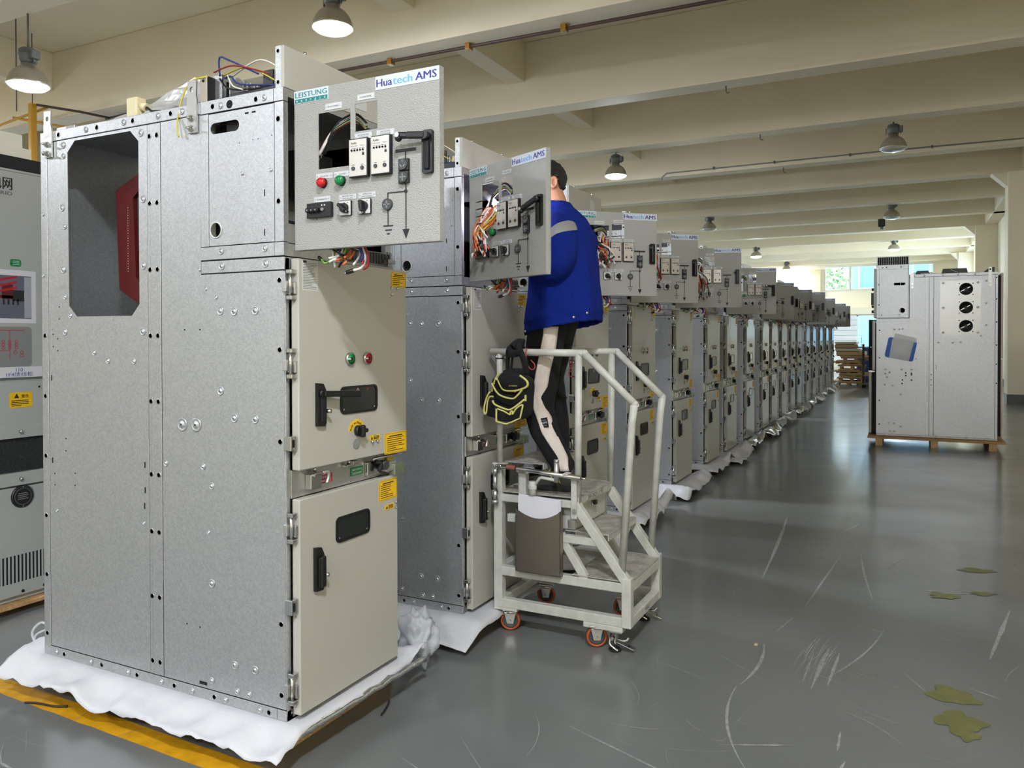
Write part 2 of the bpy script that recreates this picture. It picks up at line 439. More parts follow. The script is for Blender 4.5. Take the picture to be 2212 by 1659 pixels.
# individual scuffs seen on the floor
def scuff(a, c, w, bend=0.0):
    a, c = Vector(a), Vector(c); dd = c - a; nrm = Vector((-dd.y, dd.x)).normalized(); N = 9; L = []
    for k in range(N + 1):
        t = k / N; p = a.lerp(c, t) + nrm * (bend * 4 * t * (1 - t))
        ww = w * (0.25 + 0.75 * math.sin(PI * min(1, max(0.04, t)))) * (0.7 + 0.5 * noise.noise(Vector((p.x * 20, p.y * 20, 0))))
        L.append((p + nrm * ww / 2, p - nrm * ww / 2))
    scuff.n = getattr(scuff, 'n', 0) + 1; zz = 0.0010 + 0.000004 * scuff.n
    for k in range(N):
        b.face([(L[k][1].x, L[k][1].y, zz), (L[k + 1][1].x, L[k + 1][1].y, zz), (L[k + 1][0].x, L[k + 1][0].y, zz), (L[k][0].x, L[k][0].y, zz)], SCUFF)
for a, c, w, bd in (((1.07, 4.79), (1.16, 2.93), .03, .01), ((1.56, 3.71), (1.46, 2.52), .016, 0), ((1.42, 2.3), (1.37, 2.05), .012, 0), ((1.68, 3.83), (1.79, 2.81), .018, -.01),
                    ((1.34, 1.86), (1.32, 1.34), .02, .03), ((1.31, 1.32), (1.46, 0.68), .016, -.05), ((1.86, 2.32), (1.65, 1.58), .014, .03), ((.8, .68), (1.29, .50), .012, 0),
                    ((2.47, 2.94), (2.31, 2.13), .03, 0), ((1.74, 1.1), (1.74, .95), .016, 0), ((1.77, .88), (1.74, .72), .016, 0), ((1.63, 1.94), (1.60, 1.44), .022, 0),
                    ((1.68, 1.9), (1.66, 1.5), .02, 0), ((1.57, 1.85), (1.56, 1.5), .012, 0), ((2.05, 3.1), (2.16, 3.14), .03, .01), ((2.2, 3.12), (2.33, 3.2), .022, -.01),
                    ((1.35, .8), (1.6, .92), .012, 0), ((2.2, 1.75), (2.32, 1.68), .012, 0), ((1.95, 1.8), (2.05, 1.6), .01, 0), ((1.75, 1.28), (1.95, 1.1), .009, .02), ((1.52, 4.4), (1.64, 4.8), .03, 0),
                    ((-1.2, -.45), (-.6, -.5), .012, .01), ((-.55, -.33), (-.15, -.42), .03, .01), ((.35, .2), (.62, .1), .008, 0)):
    scuff(a, c, w, bd)
rs = random.Random(77)
for q in range(150):
    x, y = rs.uniform(.55, 3.1), rs.uniform(-.6, 4.6); a_ = rs.choice((1.25, 1.35, 1.9, .35, -.25, 2.6)) + rs.uniform(-.2, .2); L_ = rs.uniform(.06, .5)
    scuff((x, y), (x + L_ * math.cos(a_), y + L_ * math.sin(a_)), rs.uniform(.002, .006), rs.uniform(-.03, .03))
for q in range(26):
    x = 1.56 + rs.uniform(-.06, .09); y = 1.68 + rs.uniform(-.2, .15); scuff((x, y), (x + .04, y + rs.uniform(.15, .4)), rs.uniform(.002, .007), .01)
for q in range(40):
    x, y = rs.uniform(-2.2, .4), rs.uniform(-.9, -.2); a_ = rs.uniform(0, 3.1); scuff((x, y), (x + .2 * math.cos(a_), y + .2 * math.sin(a_)), rs.uniform(.002, .006), rs.uniform(-.02, .02))
def patch(cx, cy, rx, ry, rot, seed, m):
    pts = []; N = 40
    for k in range(N):
        a = 2 * PI * k / N; rad = 1 + 0.75 * noise.noise(Vector((math.cos(a) * 1.7 + seed, math.sin(a) * 1.7, seed)))
        x, y = rx * rad * math.cos(a), ry * rad * math.sin(a)
        pts.append((cx + x * math.cos(rot) - y * math.sin(rot), cy + x * math.sin(rot) + y * math.cos(rot), 0.0022 + seed * .00004))
    b.face(pts, m)
patch(2.13, 1.64, .085, .075, .3, 1.3, GREENP); patch(2.15, 1.40, .10, .07, .9, 4.1, GREENP); patch(2.17, 1.29, .045, .05, .2, 9.1, GREENP)
patch(2.36, 3.72, .12, .05, .4, 2.2, GREENP); patch(2.16, 3.05, .08, .05, .2, 7.7, GREENP); patch(2.36, 3.2, .07, .03, .3, 5.0, GREENP)
# two paler mended bands across the aisle
for y0, y1, x0, x1 in ((4.35, 5.0, 0.3, 1.35), (12.9, 13.3, 0.2, 1.5)):
    pass
structure(b.build('floor'), 'grey coated concrete floor with scratches and a yellow line')

b = MB(); b.box(XL, XR, YF, YB, ZC, ZC + 0.15, CEILP)
structure(b.build('ceiling'), 'cream concrete ceiling slab between the beams')
def added_side_windows(wall, x0, x1, wins, z0, z1, k0, lab):
    xm = (x0 + x1) / 2
    b = MB(); M = frame((x1, 0, 0), (0, 1, 0), (0, 0, 1))
    b.plate([(YF, 0), (YB, 0), (YB, ZC), (YF, ZC)], [[(a, z0), (c, z0), (c, z1), (a, z1)] for a, c in wins], x1 - x0, WALLP, M)
    structure(b.build(wall), lab)
    for k, (a, c) in enumerate(wins):
        b = MB(); t = .06
        for q in ((a, a + t, z0, z1), (c - t, c, z0, z1), ((a + c) / 2 - t / 2, (a + c) / 2 + t / 2, z0 + t, z1 - t), (a + t, c - t, z0, z0 + t), (a + t, c - t, z1 - t, z1)): b.box(xm - .04, xm + .04, q[0], q[1], q[2], q[3], FRAMEW)
        w = structure(b.build('window_%d' % (k0 + k)), 'added white framed window, out of view')
        b = MB(); b.box(xm - .005, xm + .005, a + t, c - t, z0 + t, z1 - t, GLASS_DIM if a < 18 else GLASS); b.build('pane', w)
added_side_windows('wall_right', XR, XR + .2, [(29.3, 32.6), (33.4, 36.7)], 1.4, 4.6, 20, 'cream right wall with added windows near its far end')  # windows hidden behind the columns, added to light the far end
b = MB(); b.box(XR - 0.015, XR, YF, YB, 0, 0.22, SKIRT); structure(b.build('baseboard_right'), 'grey painted skirting band along the right wall')
added_side_windows('wall_left', XL - .2, XL, [(8 + 6.4 * k, 12.2 + 6.4 * k) for k in range(5)], 1.2, 4.2, 30, 'cream left wall with added windows')  # unseen windows added to brighten the ceiling and beam undersides
FW = [(-10.0 + 3.4 * k, -7.8 + 3.4 * k) for k in range(4)]  # unseen windows added to send bluish daylight onto the cabinet sides and ceiling
b = MB(); b.plate([(XL, 0), (XR, 0), (XR, ZC), (XL, ZC)], [[(x0, 2.4), (x1, 2.4), (x1, 4.7), (x0, 4.7)] for x0, x1 in FW], 0.2, WALLP, frame((0, YF, 0), (1, 0, 0), (0, 0, 1)))
structure(b.build('wall_front'), 'cream wall with added tall windows, unseen behind the camera')
for k, (x0, x1) in enumerate(FW):
    b = MB(); t = .05
    for a in ((x0, x0 + t, 2.4, 4.7), (x1 - t, x1, 2.4, 4.7), ((x0 + x1) / 2 - t / 2, (x0 + x1) / 2 + t / 2, 2.4, 4.7), (x0, x1, 2.4, 2.4 + t), (x0, x1, 4.7 - t, 4.7)): b.box(a[0], a[1], YF + .05, YF + .13, a[2], a[3], FRAMEW)
    w = structure(b.build('window_%d' % (k + 5)), 'added tall white framed window, unseen behind the camera')
    b = MB(); b.box(x0 + t, x1 - t, YF + .085, YF + .095, 2.4 + t, 4.7 - t, GLASS_DIM); b.build('pane', w)
# far wall with its windows and the open doorway
WIN = [(-1.8, -0.63), (-0.58, 0.62), (0.67, 1.87), (1.92, 3.12)]
WZ0, WZ1 = 3.92, 5.1
DX0, DX1, DZ = -0.3, 3.6, 2.62
b = MB()
holes = [[(x0, WZ0), (x1, WZ0), (x1, WZ1), (x0, WZ1)] for x0, x1 in WIN]
outer = [(XL, 0), (DX0, 0), (DX0, DZ), (DX1, DZ), (DX1, 0), (XR, 0), (XR, ZC), (XL, ZC)]
b.plate(outer, holes, 0.2, WALLP, frame((0, YB, 0), (1, 0, 0), (0, 0, 1)))
structure(b.build('wall_far'), 'cream far wall with high windows')
for k, (x0, x1) in enumerate(WIN):
    b = MB(); t = 0.045
    for a in ((x0, x0 + t, WZ0, WZ1), (x1 - t, x1, WZ0, WZ1), (x0 + t, x1 - t, WZ0, WZ0 + t), (x0 + t, x1 - t, WZ1 - t, WZ1)):
        b.box(a[0], a[1], YB - .04, YB + .06, a[2], a[3], FRAMEW)
    w = structure(b.build('window_%d' % (k + 1)), 'white framed high window in the far wall')
    b = MB(); b.box(x0 + t, x1 - t, YB + .005, YB + .015, WZ0 + t, WZ1 - t, GLASS); b.build('pane', w)
b = MB(); b.box(-3.1, -2.0, YB - .12, YB - .09, 3.85, 5.0, BLIND); structure(b.build('trim_1'), 'beige roller blind beside the far windows')
# glazed doorway in the far wall, standing open to daylight
b = MB(); t = 0.06
for x in (DX0, 0.6, 1.6, 2.6, DX1 - t): b.box(x, x + t, YB - .06, YB + .06, 0, DZ, FRAMEW)
b.box(DX0, DX1, YB - .06, YB + .06, DZ - t, DZ, FRAMEW)
dr = structure(b.build('door_1'), 'white framed glazed door in the far wall')
b = MB(); b.box(DX0 + t, DX1 - t, YB + .0, YB + .01, 0.02, DZ - t, GLASS); b.build('pane', dr)
# beams across the hall, cross beam lengths, edge beam, columns
BY = [-6.15, -3.02, 0.12, 3.22, 6.36, 9.55, 12.66, 15.77, 18.87, 22.0, 25.1, 28.2, 31.3, 34.5, 37.6, 40.6]
k = 2
for y in BY:
    b = MB(); b.box(XL, XR, y - 0.19, y + 0.19, 5.2, ZC, CEILP, 0.012)
    structure(b.build('trim_%d' % k), 'cream concrete ceiling beam crossing the hall'); k += 1
for i, (y0, y1) in enumerate(zip(BY[:-1], BY[1:])):
    for x in (-3.75, -11.0):
        b = MB(); b.box(x - 0.16, x + 0.16, y0 + 0.19, y1 - 0.19, 5.66, ZC, CEILP, 0.01)
        structure(b.build('trim_%d' % k), 'short cream cross beam between two ceiling beams'); k += 1
b = MB(); b.box(4.25, XR, YF, YB, 5.2, ZC, CEILP, 0.01); structure(b.build('trim_%d' % k), 'cream edge beam along the right wall'); k += 1
for y in (-9.2, 0.3, 9.4, 18.8, 28.15, 37.5):
    b = MB(); b.box(3.97, XR, y - 0.32, y + 0.32, 0, 5.2, WALLP, 0.01)
    b.box(3.962, XR, y - 0.328, y + 0.328, 0, 0.22, SKIRT)
    # sloping haunch under the beam end
    b.plate([(0, 0), (0.32, 0), (0.32, -0.32)], [], 0.38, WALLP, frame((3.66, y - 0.19, 5.2), (1, 0, 0), (0, 0, 1)))
    structure(b.build('trim_%d' % k), 'cream column with grey foot on the right wall'); k += 1
# roller shutter box and pale shutter over the far doorway
b = MB(); b.box(-2.2, 3.7, YB - .35, YB, 2.66, 3.0, WALLP, .01)
for q in range(9): b.box(-2.1, -0.3, YB - .10, YB - .05, 0.3 + q * .26, 0.3 + q * .26 + .25, FRAMEW, .01)
structure(b.build('trim_%d' % k), 'pale shutter box over the far doorway'); k += 1
TRIM_K = k

# ------------------------------------------------------------------ outside the far windows
GRASSM = mat('outside_paving', (150, 150, 140), 0.8)
b = MB(); b.face([(-40, YB + .2, -0.3), (40, YB + .2, -0.3), (40, 110, -0.3), (-40, 110, -0.3)], GRASSM); structure(b.build('ground_outside'), 'paved yard outside the far windows')
bd = thing('building', 'pale blue building seen through the far windows', 'building', (3.0, 62, -0.3))
b = MB(); b.box(-5, 14, 0, 10, 0, 11, mat('pale_blue_render', (92, 138, 164), 0.7)); b.build('wall', bd)
for wx in (-3.2, 0.4, 4.0):
    b = MB()
    b.box(wx - 1.1, wx + 1.1, -.08, .05, 5.4, 7.2, FRAMEW); w = b.build('window', bd)
    b = MB(); b.box(wx - 1.0, wx + .0, -.1, -.081, 5.5, 7.1, mat('blue_glass', (60, 104, 140), 0.1)); b.box(wx + .08, wx + 1.0, -.1, -.081, 5.5, 7.1, mat('blue_glass', (60, 104, 140), 0.1)); b.build('pane', w)
tr = thing('tree', 'green leafy tree outside the leftmost far window', 'tree', (-3.6, 53, -0.3))
b = MB(); b.tube([(0, 0, 0), (.1, 0, 2.5), (-.1, .1, 5.0)], [.22, .17, .08], mat('bark', (90, 76, 60), .9)); b.build('trunk', tr)
b = MB(); rr = random.Random(5); LEAF = mat('leaf_green', (84, 112, 62), 0.7)
for q in range(900):
    a = rr.uniform(0, 2 * PI); e = rr.uniform(-1, 1); rad = 2.3 * rr.uniform(.35, 1) ** .5
    c = Vector((rad * math.cos(a) * math.sqrt(1 - e * e), rad * math.sin(a) * math.sqrt(1 - e * e), 5.6 + 1.7 * rad / 2.3 * e))
    u = Vector((rr.uniform(-1, 1), rr.uniform(-1, 1), rr.uniform(-1, 1))).normalized() * .17; v = u.orthogonal().normalized() * .09
    b.face([c - u, c + v, c + u, c - v], LEAF)
b.build('crown', tr)

# ------------------------------------------------------------------ high-bay lamps
def lamp_proto(lit):
    t = thing('high_bay_lamp', 'x', 'lamp')
    b = MB()
    b.lathe([(.215, 0), (.222, .004), (.218, .02), (.205, .07), (.18, .125), (.145, .17), (.10, .20), (.078, .212), (.078, .245), (.06, .246)], (0, 0, 0), REFLECT, 28)
    b.build('reflector', t)
    b = MB(); b.lathe([(.0, -.052), (.07, -.050), (.13, -.042), (.18, -.024), (.205, -.004), (.209, .008), (.0, .010)], (0, 0, 0), LAMPON if lit else LAMPOFF, 28)
    b.build('lens', t)
    b = MB(); b.lathe([(.07, .245), (.082, .255), (.098, .275), (.098, .33), (.102, .335), (.102, .35), (.096, .355), (.096, .40), (.07, .42), (.03, .43)], (0, 0, 0), GUNM, 20)
    b.box(.09, .15, -.05, .05, .28, .38, GUNM, .01)
    for s in (-1, 1): b.box(s * .115 - .006, s * .115 + .006, -.012, .012, .25, .36, GUNM)
    b.build('ballast_housing', t)
    b = MB(); b.cyl((0, 0, .43), (0, 0, .80), .012, GUNM, 8); b.build('rod', t)
    return t
def place_lamp(proto, first, x, y, ztop, zrim, label):
    t = proto if first else copy_tree(proto)
    t.location = (x, y, zrim); t['label'] = label; t['group'] = 'high bay lamps'
    for c in [o for o in bpy.data.objects if o.parent == t and o.name.startswith('rod')]:
        c.scale = (1, 1, 1); L = ztop - zrim
        c.location = (0, 0, .43 - .43 * max(.02, (L - .42) / .37)); c.scale.z = max(.02, (L - .42) / .37)
    return t
P_on, P_off = lamp_proto(True), lamp_proto(False)
lamps_on = [(-6.97, 3.38, 5.2, 4.384, 'lit high bay lamp on a long rod at the top left corner'),
            (-3.55, 4.55, 5.66, 4.83, 'lit high bay lamp at the top edge above the nearest open panel door'),
            (-3.24, 12.8, 5.2, 4.735, 'lit high bay lamp over the worker in the blue jacket'),
            (-3.59, 31.2, 5.2, 4.83, 'lit high bay lamp far down the hall over the cabinet row'),
            (1.51, 31.3, 5.2, 4.86, 'lit high bay lamp above the cabinet standing on the right'),
            (-3.6, 40.4, 5.2, 5.0, 'smallest lit lamp at the far end of the ceiling'),
            (2.5, -2.6, 5.66, 4.80, 'lit high bay lamp over the camera'), (-3.4, -6.15, 5.2, 4.75, 'lit high bay lamp behind the camera on the left'),
            (1.7, -6.15, 5.2, 4.75, 'lit high bay lamp behind the camera on the right'), (-8.5, -3.0, 5.2, 4.75, 'added lit high bay lamp, unseen, over the left rear of the hall'),
            (-13.0, 3.3, 5.2, 4.75, 'added lit high bay lamp, unseen, over the left side of the hall'), (-9.0, 12.7, 5.2, 4.75, 'added lit high bay lamp, unseen, over the left of the hall'), (-9.0, 22.0, 5.2, 4.75, 'added lit high bay lamp, unseen, over the far left of the hall')]  # the lamps over the left of the hall are unseen, added light sources
for i, a in enumerate(lamps_on): place_lamp(P_on, i == 0, *a)
for i, a in enumerate([(1.745, 12.9, 5.2, 4.745, 'unlit high bay lamp high on the right of the aisle, the largest unlit one'),
                       (-3.48, 22.15, 5.2, 4.829, 'unlit high bay lamp above the fourth open panel door'),
                       (1.57, 22.3, 5.2, 4.862, 'unlit high bay lamp above a lit one over the right cabinet')]): place_lamp(P_off, i == 0, *a)

# ------------------------------------------------------------------ pipes, clamps and hooks on the ceiling
b = MB(); b.tube([(-9.9, 6.46, 5.15), (-8.8, 6.43, 5.16), (-5.3, 6.43, 5.17), (-3, 6.44, 5.16), (-1.6, 6.45, 5.15), (.1, 6.5, 5.16), (3.9, 6.5, 5.16)], .022, PIPEB, 8)
tag(b.build('ceiling_pipe'), 'thin brown pipe along the underside of the nearest full beam', 'pipe')
for x in (-8.6, -4.15, -2.96, -1.66, .9):
    b = MB(); b.box(x - .035, x + .035, 6.40, 6.50, 5.12, 5.2, BRASS, .008); b.cyl((x + .06, 6.45, 5.15), (x + .06, 6.45, 5.22), .008, BRASS, 8)
    tag(b.build('pipe_clamp'), 'brass clamp holding the brown ceiling pipe', 'clamp', 'clamps on the ceiling pipe')
b = MB(); b.tube([(-10.15, 5.45, 5.15), (-9.9, 6.0, 5.15), (-9.8, 6.46, 5.15)], .02, PIPEB, 8)
tag(b.build('ceiling_pipe'), 'short brown branch pipe at the left, joining the beam pipe', 'pipe')
b = MB(); b.tube([(-13, 6.2, 5.15), (-11.8, 5.88, 5.15), (-10.13, 5.62, 5.15)], .02, PIPEY, 8)
b.tube([(-11.2, 5.72, 5.15), (-10.2, 6.3, 4.95), (-9.0, 6.9, 4.9)], .022, PIPEY, 8)
tag(b.build('ceiling_pipe'), 'yellowish pipe branching at the left edge above the pale box', 'pipe')
b = MB(); b.box(-10.36, -10.27, 5.45, 5.54, 0, 5.2, PIPEY, .01); b.cyl((-10.315, 5.495, 5.2), (-10.315, 5.495, 6.3), .008, GUNM, 6); b.box(-10.38, -9.8, 5.42, 5.56, 3.72, 3.86, PIPEY, .02)
tag(b.build('gas_pipe_stand'), 'yellow upright pipe behind the grey cabinet at the left', 'pipe')
b = MB(); b.cyl((-9.9, 5.0, 4.9), (-9.9, 5.0, 6.3), .01, GUNM, 6); tag(b.build('hanging_rod'), 'thin rod hanging from the ceiling behind the top left lamp', 'rod')
b = MB(); b.tube([(-3.08, 15.5, 5.12), (-3.06, 15.5, 5.19), (-2.97, 15.52, 5.27), (-1, 15.53, 5.28), (1.45, 15.53, 5.29), (3.93, 15.53, 5.27)], .014, GREY_M, 6)
for x in (-1.9, -.6, .9, 2.4): b.box(x - .015, x + .015, 15.5, 15.58, 5.26, 5.31, GUNM)
tag(b.build('cable_conduit'), 'thin grey conduit along a beam face ending in a ring', 'conduit')
for n_, x, y in ((1, -.42, 9.6), (2, -.43, 12.66), (3, -.45, 15.8)):
    b = MB(); b.tube([(x, y, 5.2), (x, y, 5.12), (x + .02, y, 5.09), (x + .05, y, 5.10)], .009, GUNM, 6)
    tag(b.build('ceiling_hook'), ['small bent hook under the second beam', 'small bent hook under the third beam', 'small bent hook under the fourth beam'][n_ - 1], 'hook', 'hooks under the beams')
b = MB(); b.box(1.15, 1.35, 24.9, 25.05, 4.95, 5.2, BLACK, .02); b.tube([(1.25, 24.97, 4.95), (1.25, 24.97, 4.88)], .05, GREY_M, 8)
tag(b.build('ceiling_sensor'), 'small dark box under a beam left of the unlit right lamp', 'sensor')
# ================================================================== SWITCHGEAR CABINET (local: x depth -1.38..0, y width 0..0.65, z 0..2.25; side towards the camera is y=0, front is x=0)
D, WID, HT = 1.38, 0.65, 2.25
SIDE = frame((0, 0, 0), (1, 0, 0), (0, 0, 1))          # local z of a plate = -y (towards the camera)
def sideM(lift=0.0): return frame((0, -lift, 0), (1, 0, 0), (0, 0, 1))
def dome(b, x, z, r, lift=0.0, m=None):
    m = m or GALV
    b.lathe([(r * 1.05, 0), (r * .92, .0030), (r * .78, .0010), (r * .60, .0004), (r * .46, .0012), (r * .28, .0048), (r * .12, .0056)], (0, 0, 0), m, 14, M=frame((x, -lift - .0004, z), (1, 0, 0), (0, 0, 1)))
    b.lathe([(r * .15, .0056), (r * .13, .0059)], (0, 0, 0), DARK, 8, M=frame((x, -lift - .0004, z), (1, 0, 0), (0, 0, 1)))
def hole(b, x, z, r, lift=0.0):
    M = frame((x, -lift, z), (1, 0, 0), (0, 0, 1))
    b.lathe([(r * 1.3, 0.0), (r * 1.2, .0014), (r * 1.0, .0012)], (0, 0, 0), STEEL, 14, M=M)
    b.lathe([(r, .0013), (r * .9, .0013)], (0, 0, 0), DARK, 14, M=M)
def dot(b, x, z, r=.004, lift=0.0):
    b.lathe([(r, .0), (r, .0006)], (0, 0, 0), DARK, 8, M=frame((x, -lift, z), (1, 0, 0), (0, 0, 1)))
def slot(b, x0, x1, z0, z1, lift=0.0):
    b.box(x0, x1, -lift - .0008, -lift, z0, z1, DARK)

def build_cabinet(rear_mirror=False):
    root = thing('switchgear_cabinet', 'x', 'switchgear cabinet')
    T = .003
    # ---- side towards the camera: two panels, posts and rails
    octo = [(-1.150, 2.193), (-.805, 2.191), (-.757, 2.146), (-.757, 1.500), (-.802, 1.455), (-1.145, 1.457), (-1.195, 1.503), (-1.199, 2.149)]
    b = MB()
    b.plate([(-1.333, .042), (-.707, .042), (-.707, 2.203), (-1.333, 2.203)], [octo], T, GALV, sideM(.002))
    for x, z in ((-1.233, 1.656), (-1.223, 1.393), (-.739, 1.391), (-.732, 1.652), (-1.229, 2.182), (-1.237, 1.918), (-.744, 2.176), (-.733, 1.914)): dome(b, x, z, .015, .002)
    for x, z in ((-1.222, 1.541), (-1.188, 1.461), (-1.035, 1.306), (-.949, 1.273), (-.792, 1.273), (-1.227, 2.136), (-1.221, 1.838)): dome(b, x, z, .012, .002)
    for x, z in ((-.738, .632), (-1.286, .628)): dome(b, x, z, .007, .002)
    for x, z in ((-1.262, 1.499), (-1.262, 1.448), (-1.304, 1.382), (-1.274, 1.364), (-1.304, 1.33), (-1.273, 1.313), (-1.223, .94), (-1.224, .888), (-1.3, .786), (-1.164, .797), (-1.299, .737), (-1.165, .746)): dot(b, x, z, .0035, .002)
    for x, z in ((-1.316, 1.196), (-1.314, .842), (-.732, .863), (-.731, .763), (-.735, .70)): slot(b, x - .003, x + .003, z - .012, z + .012, .002)
    b.box(-.7078, -.7030, -.0016, -.0006, .04, 2.205, DARK); b.box(-1.3372, -1.3328, -.0016, -.0006, .04, 2.205, DARK); b.box(-1.34, -.41, -.0016, -.0006, 2.2025, 2.2065, DARK); b.box(-1.34, .0, -.0016, -.0006, .0375, .0425, DARK)
    b.build('rear_side_panel', root)
    b = MB()
    b.plate([(-.629, .042), (-.004, .042), (-.004, 1.603), (-.413, 1.603), (-.413, 2.203), (-.629, 2.203)], [], T, GALV, sideM(.002))
    for x, z in ((-.314, 1.466), (-.245, 1.463), (-.141, 1.464), (-.315, 1.169), (-.246, 1.07), (-.143, 1.071), (-.366, .443), (-.251, .157), (-.150, .157)): dome(b, x, z, .0165, .002)
    for x, z in ((-.52, 1.034), (-.444, 1.036)): dome(b, x, z, .027, .002)
    for x, z in ((-.611, .879), (-.409, .88), (-.364, .81), (-.369, .076), (-.239, .062), (-.180, .062)): dome(b, x, z, .013, .002)
    for x, z in ((-.423, 1.622), (-.388, 1.549), (-.335, 1.516), (-.381, .634)): dome(b, x, z, .007, .002)
    for x, z in ((-.503, 1.397), (-.421, 1.397), (-.50, .27), (-.43, .268)): dot(b, x, z, .0035, .002)
    for z in (1.57, 1.323, .996, .345, .091): hole(b, -.024, z, .0085, .002)
    slot(b, -.434, -.395, .052, .064, .002)
    b.box(-.6325, -.6285, -.0016, -.0006, .04, 2.205, DARK); b.box(-.414, .0, -.0016, -.0006, 1.602, 1.608, DARK); b.box(-.414, .0, -.0016, -.0006, 1.6515, 1.6565, DARK); b.box(-.4135, -.4098, -.0016, -.0006, 1.6, 2.25, DARK)
    b.build('front_side_panel', root)
    b = MB()
    b.box(-D, -1.336, -.003, .04, .036, 2.205, GALV, .002)                # rear post
    b.box(-.704, -.632, -.004, .0, .042, 2.203, GALV, .0015)               # centre strip
    b.box(-.690, -.688, -.0046, -.004, .05, 2.19, ZINC)
    b.box(-D, -.414, -.004, .03, 2.206, HT, GALV, .002)                     # top rail
    b.box(-1.345, -1.343, -.0046, -.004, 2.21, 2.245, DARK)
    b.box(-D, -.046, -.004, .03, 0, .038, GALV, .002)                       # bottom rail
    b.box(-.044, 0, -.004, .03, 0, .038, GALV, .002)
    for z in (2.162, 1.377, 1.117, .859, .601, .345, .090): hole(b, -1.358, z, .0085, .003)
    for z in (1.90, 1.637): dome(b, -1.366, z, .009, .003)
    for z in (2.156, 1.894, 1.634, 1.375, 1.117, .83, .605, .349, .094):
        for x in (-.691, -.649): hole(b, x, z, .0085, .004)
    for x in (-1.255, -1.005, -.787, -.57): hole(b, x, 2.229, .0085, .004)
    for x in (-1.076, -.842, -.643, -.509): dome(b, x, 2.229, .0125, .004)
    for x in (-1.294, -1.068, -.837, -.643, -.471, -.298, -.126): dome(b, x, .018, .0125, .004)
    for x in (-1.243, -.999, -.784, -.57, -.355, -.082): hole(b, x, .018, .008, .004)
    b.box(-.41, 0, -.004, 0, 1.607, 1.652, GALV, .0015)                    # rail below the instrument box
    for x in (-.304, -.088): dome(b, x, 1.631, .0145, .004)
    b.build('side_frame', root)
    # ---- rest of the shell
    b = MB()
    b.box(-D, -.01, WID - .004, WID, .0, 2.2, GALV)                          # far side
    b.box(-D, -D + .004, .004, WID - .004, 0, 2.25, GALV)                    # back
    b.box(-D, -.41, .004, WID, HT - .012, HT - .008, GALV)                   # roof
    b.box(-D, 0, .004, WID, .0, .006, GALV)
    b.box(-.655, -.65, .006, WID - .004, .0, 2.23, GALV)                     # partition
    b.box(-.66, -.004, .006, WID - .004, 1.60, 1.606, GALV)
    for y0, y1 in ((0, .022), (WID - .02, WID)):                              # front uprights
        b.box(-.05, 0, y0, y1, 0, 1.65, GALV, .002)
    b.box(-.05, 0, .0, WID, .0, .02, GALV); b.box(-.05, 0, .0, WID, 1.6, 1.652, GALV, .002)
    b.box(-D, -D + .05, .56, WID, .1, 2.2, GALV)
    b.box(-1.33, -.70, WID - .03, WID - .004, 1.50, 2.0, GALV, .004)          # stiffened panel seen inside
    b.box(-1.33, -.70, WID - .035, WID - .005, 2.03, 2.05, GREY_D)
    b.box(-1.15, -.95, .1, .45, 2.255, 2.262, GALV); b.box(-1.32, -1.20, .03, .4, 2.2505, 2.275, GALV, .003)
    b.build('housing', root)
    # ---- instrument compartment (top front box)
    b = MB()
    cap = rrect(-.357, -.212, 2.122, 2.163, .0204, 6)
    b.plate([(-.366, 1.708), (-.044, 1.708), (-.044, 2.197), (-.366, 2.197)], [cap, circle(-.332, 1.766, .027, 20)], T, GALV, sideM(.004))
    b.box(-.4095, -.369, -.0052, .03, 1.7065, 2.2, GALV, .0012); b.box(-.041, -.0005, -.0052, .02, 1.7065, 2.2, GALV, .0012)
    b.box(-.4095, -.0465, -.0056, .02, 2.2025, HT - .0006, GALV, .0012); b.box(-.0445, -.0006, -.0056, .02, 2.2025, HT - .0006, GALV, .0012)
    b.box(-.4095, -.0465, -.0056, .02, 1.6565, 1.7045, GALV, .0012); b.box(-.0445, -.0006, -.0056, .02, 1.6565, 1.7045, GALV, .0012)
    for x, z in ((-.344, 2.225), (-.128, 2.222)): hole(b, x, z, .0085, .005)
    for z in (2.139, 1.849): hole(b, -.023, z, .0085, .005)
    for x, z in ((-.305, 2.223), (-.089, 2.223), (-.305, 1.686), (-.09, 1.685)): dome(b, x, z, .0125, .0056)
    b.lathe([(.0155, 0), (.0155, .001)], (0, 0, 0), DARK, 18, M=frame((-.258, -.005, 2.222), (1, 0, 0), (0, 0, 1)))
    for x, z in ((-.199, 1.963), (-.061, 1.963)): dome(b, x, z, .008, .004)
    for z in (1.884, 1.743): slot(b, -.0925, -.0885, z - .012, z + .012, .004)
    for x in (-.174, -.140): slot(b, x - .009, x + .009, 2.176, 2.182, .004)
    for x, z in ((-.21, 2.075), (-.145, 2.08), (-.12, 2.08), (-.055, 2.085)): dot(b, x, z, .0022, .004)
    b.tube([Vector((-.332 + .029 * math.cos(2 * PI * k / 20), -.005, 1.766 + .029 * math.sin(2 * PI * k / 20))) for k in range(21)], .003, WHITE, 6, False)
    b.box(-.41, -.405, 0, WID, 1.66, HT, GALV); b.box(-.41, 0, WID - .004, WID, 1.656, HT, GALV)
    b.box(-.41, 0, .004, WID, HT - .006, HT - .002, GALV); b.box(-.41, 0, .004, WID, 1.656, 1.66, GALV)
    b.box(-.03, 0, .02, WID - .02, HT - .03, HT - .006, GALV)
    b.box(-.02, .0, .02, WID - .02, 1.66, 1.70, GALV); b.box(-.024, -.004, .60, .645, 1.66, 2.2, GALV)
    b.build('instrument_compartment', root)
    b = MB()                                                                 # equipment on the back plate
    b.box(-.38, -.30, .06, .34, 1.93, 2.2, BLACKM, .006); b.box(-.30, -.26, .10, .26, 2.0, 2.12, GREY_D, .006)
    b.box(-.36, -.28, .40, .60, 1.95, 2.15, GREY_D, .006)
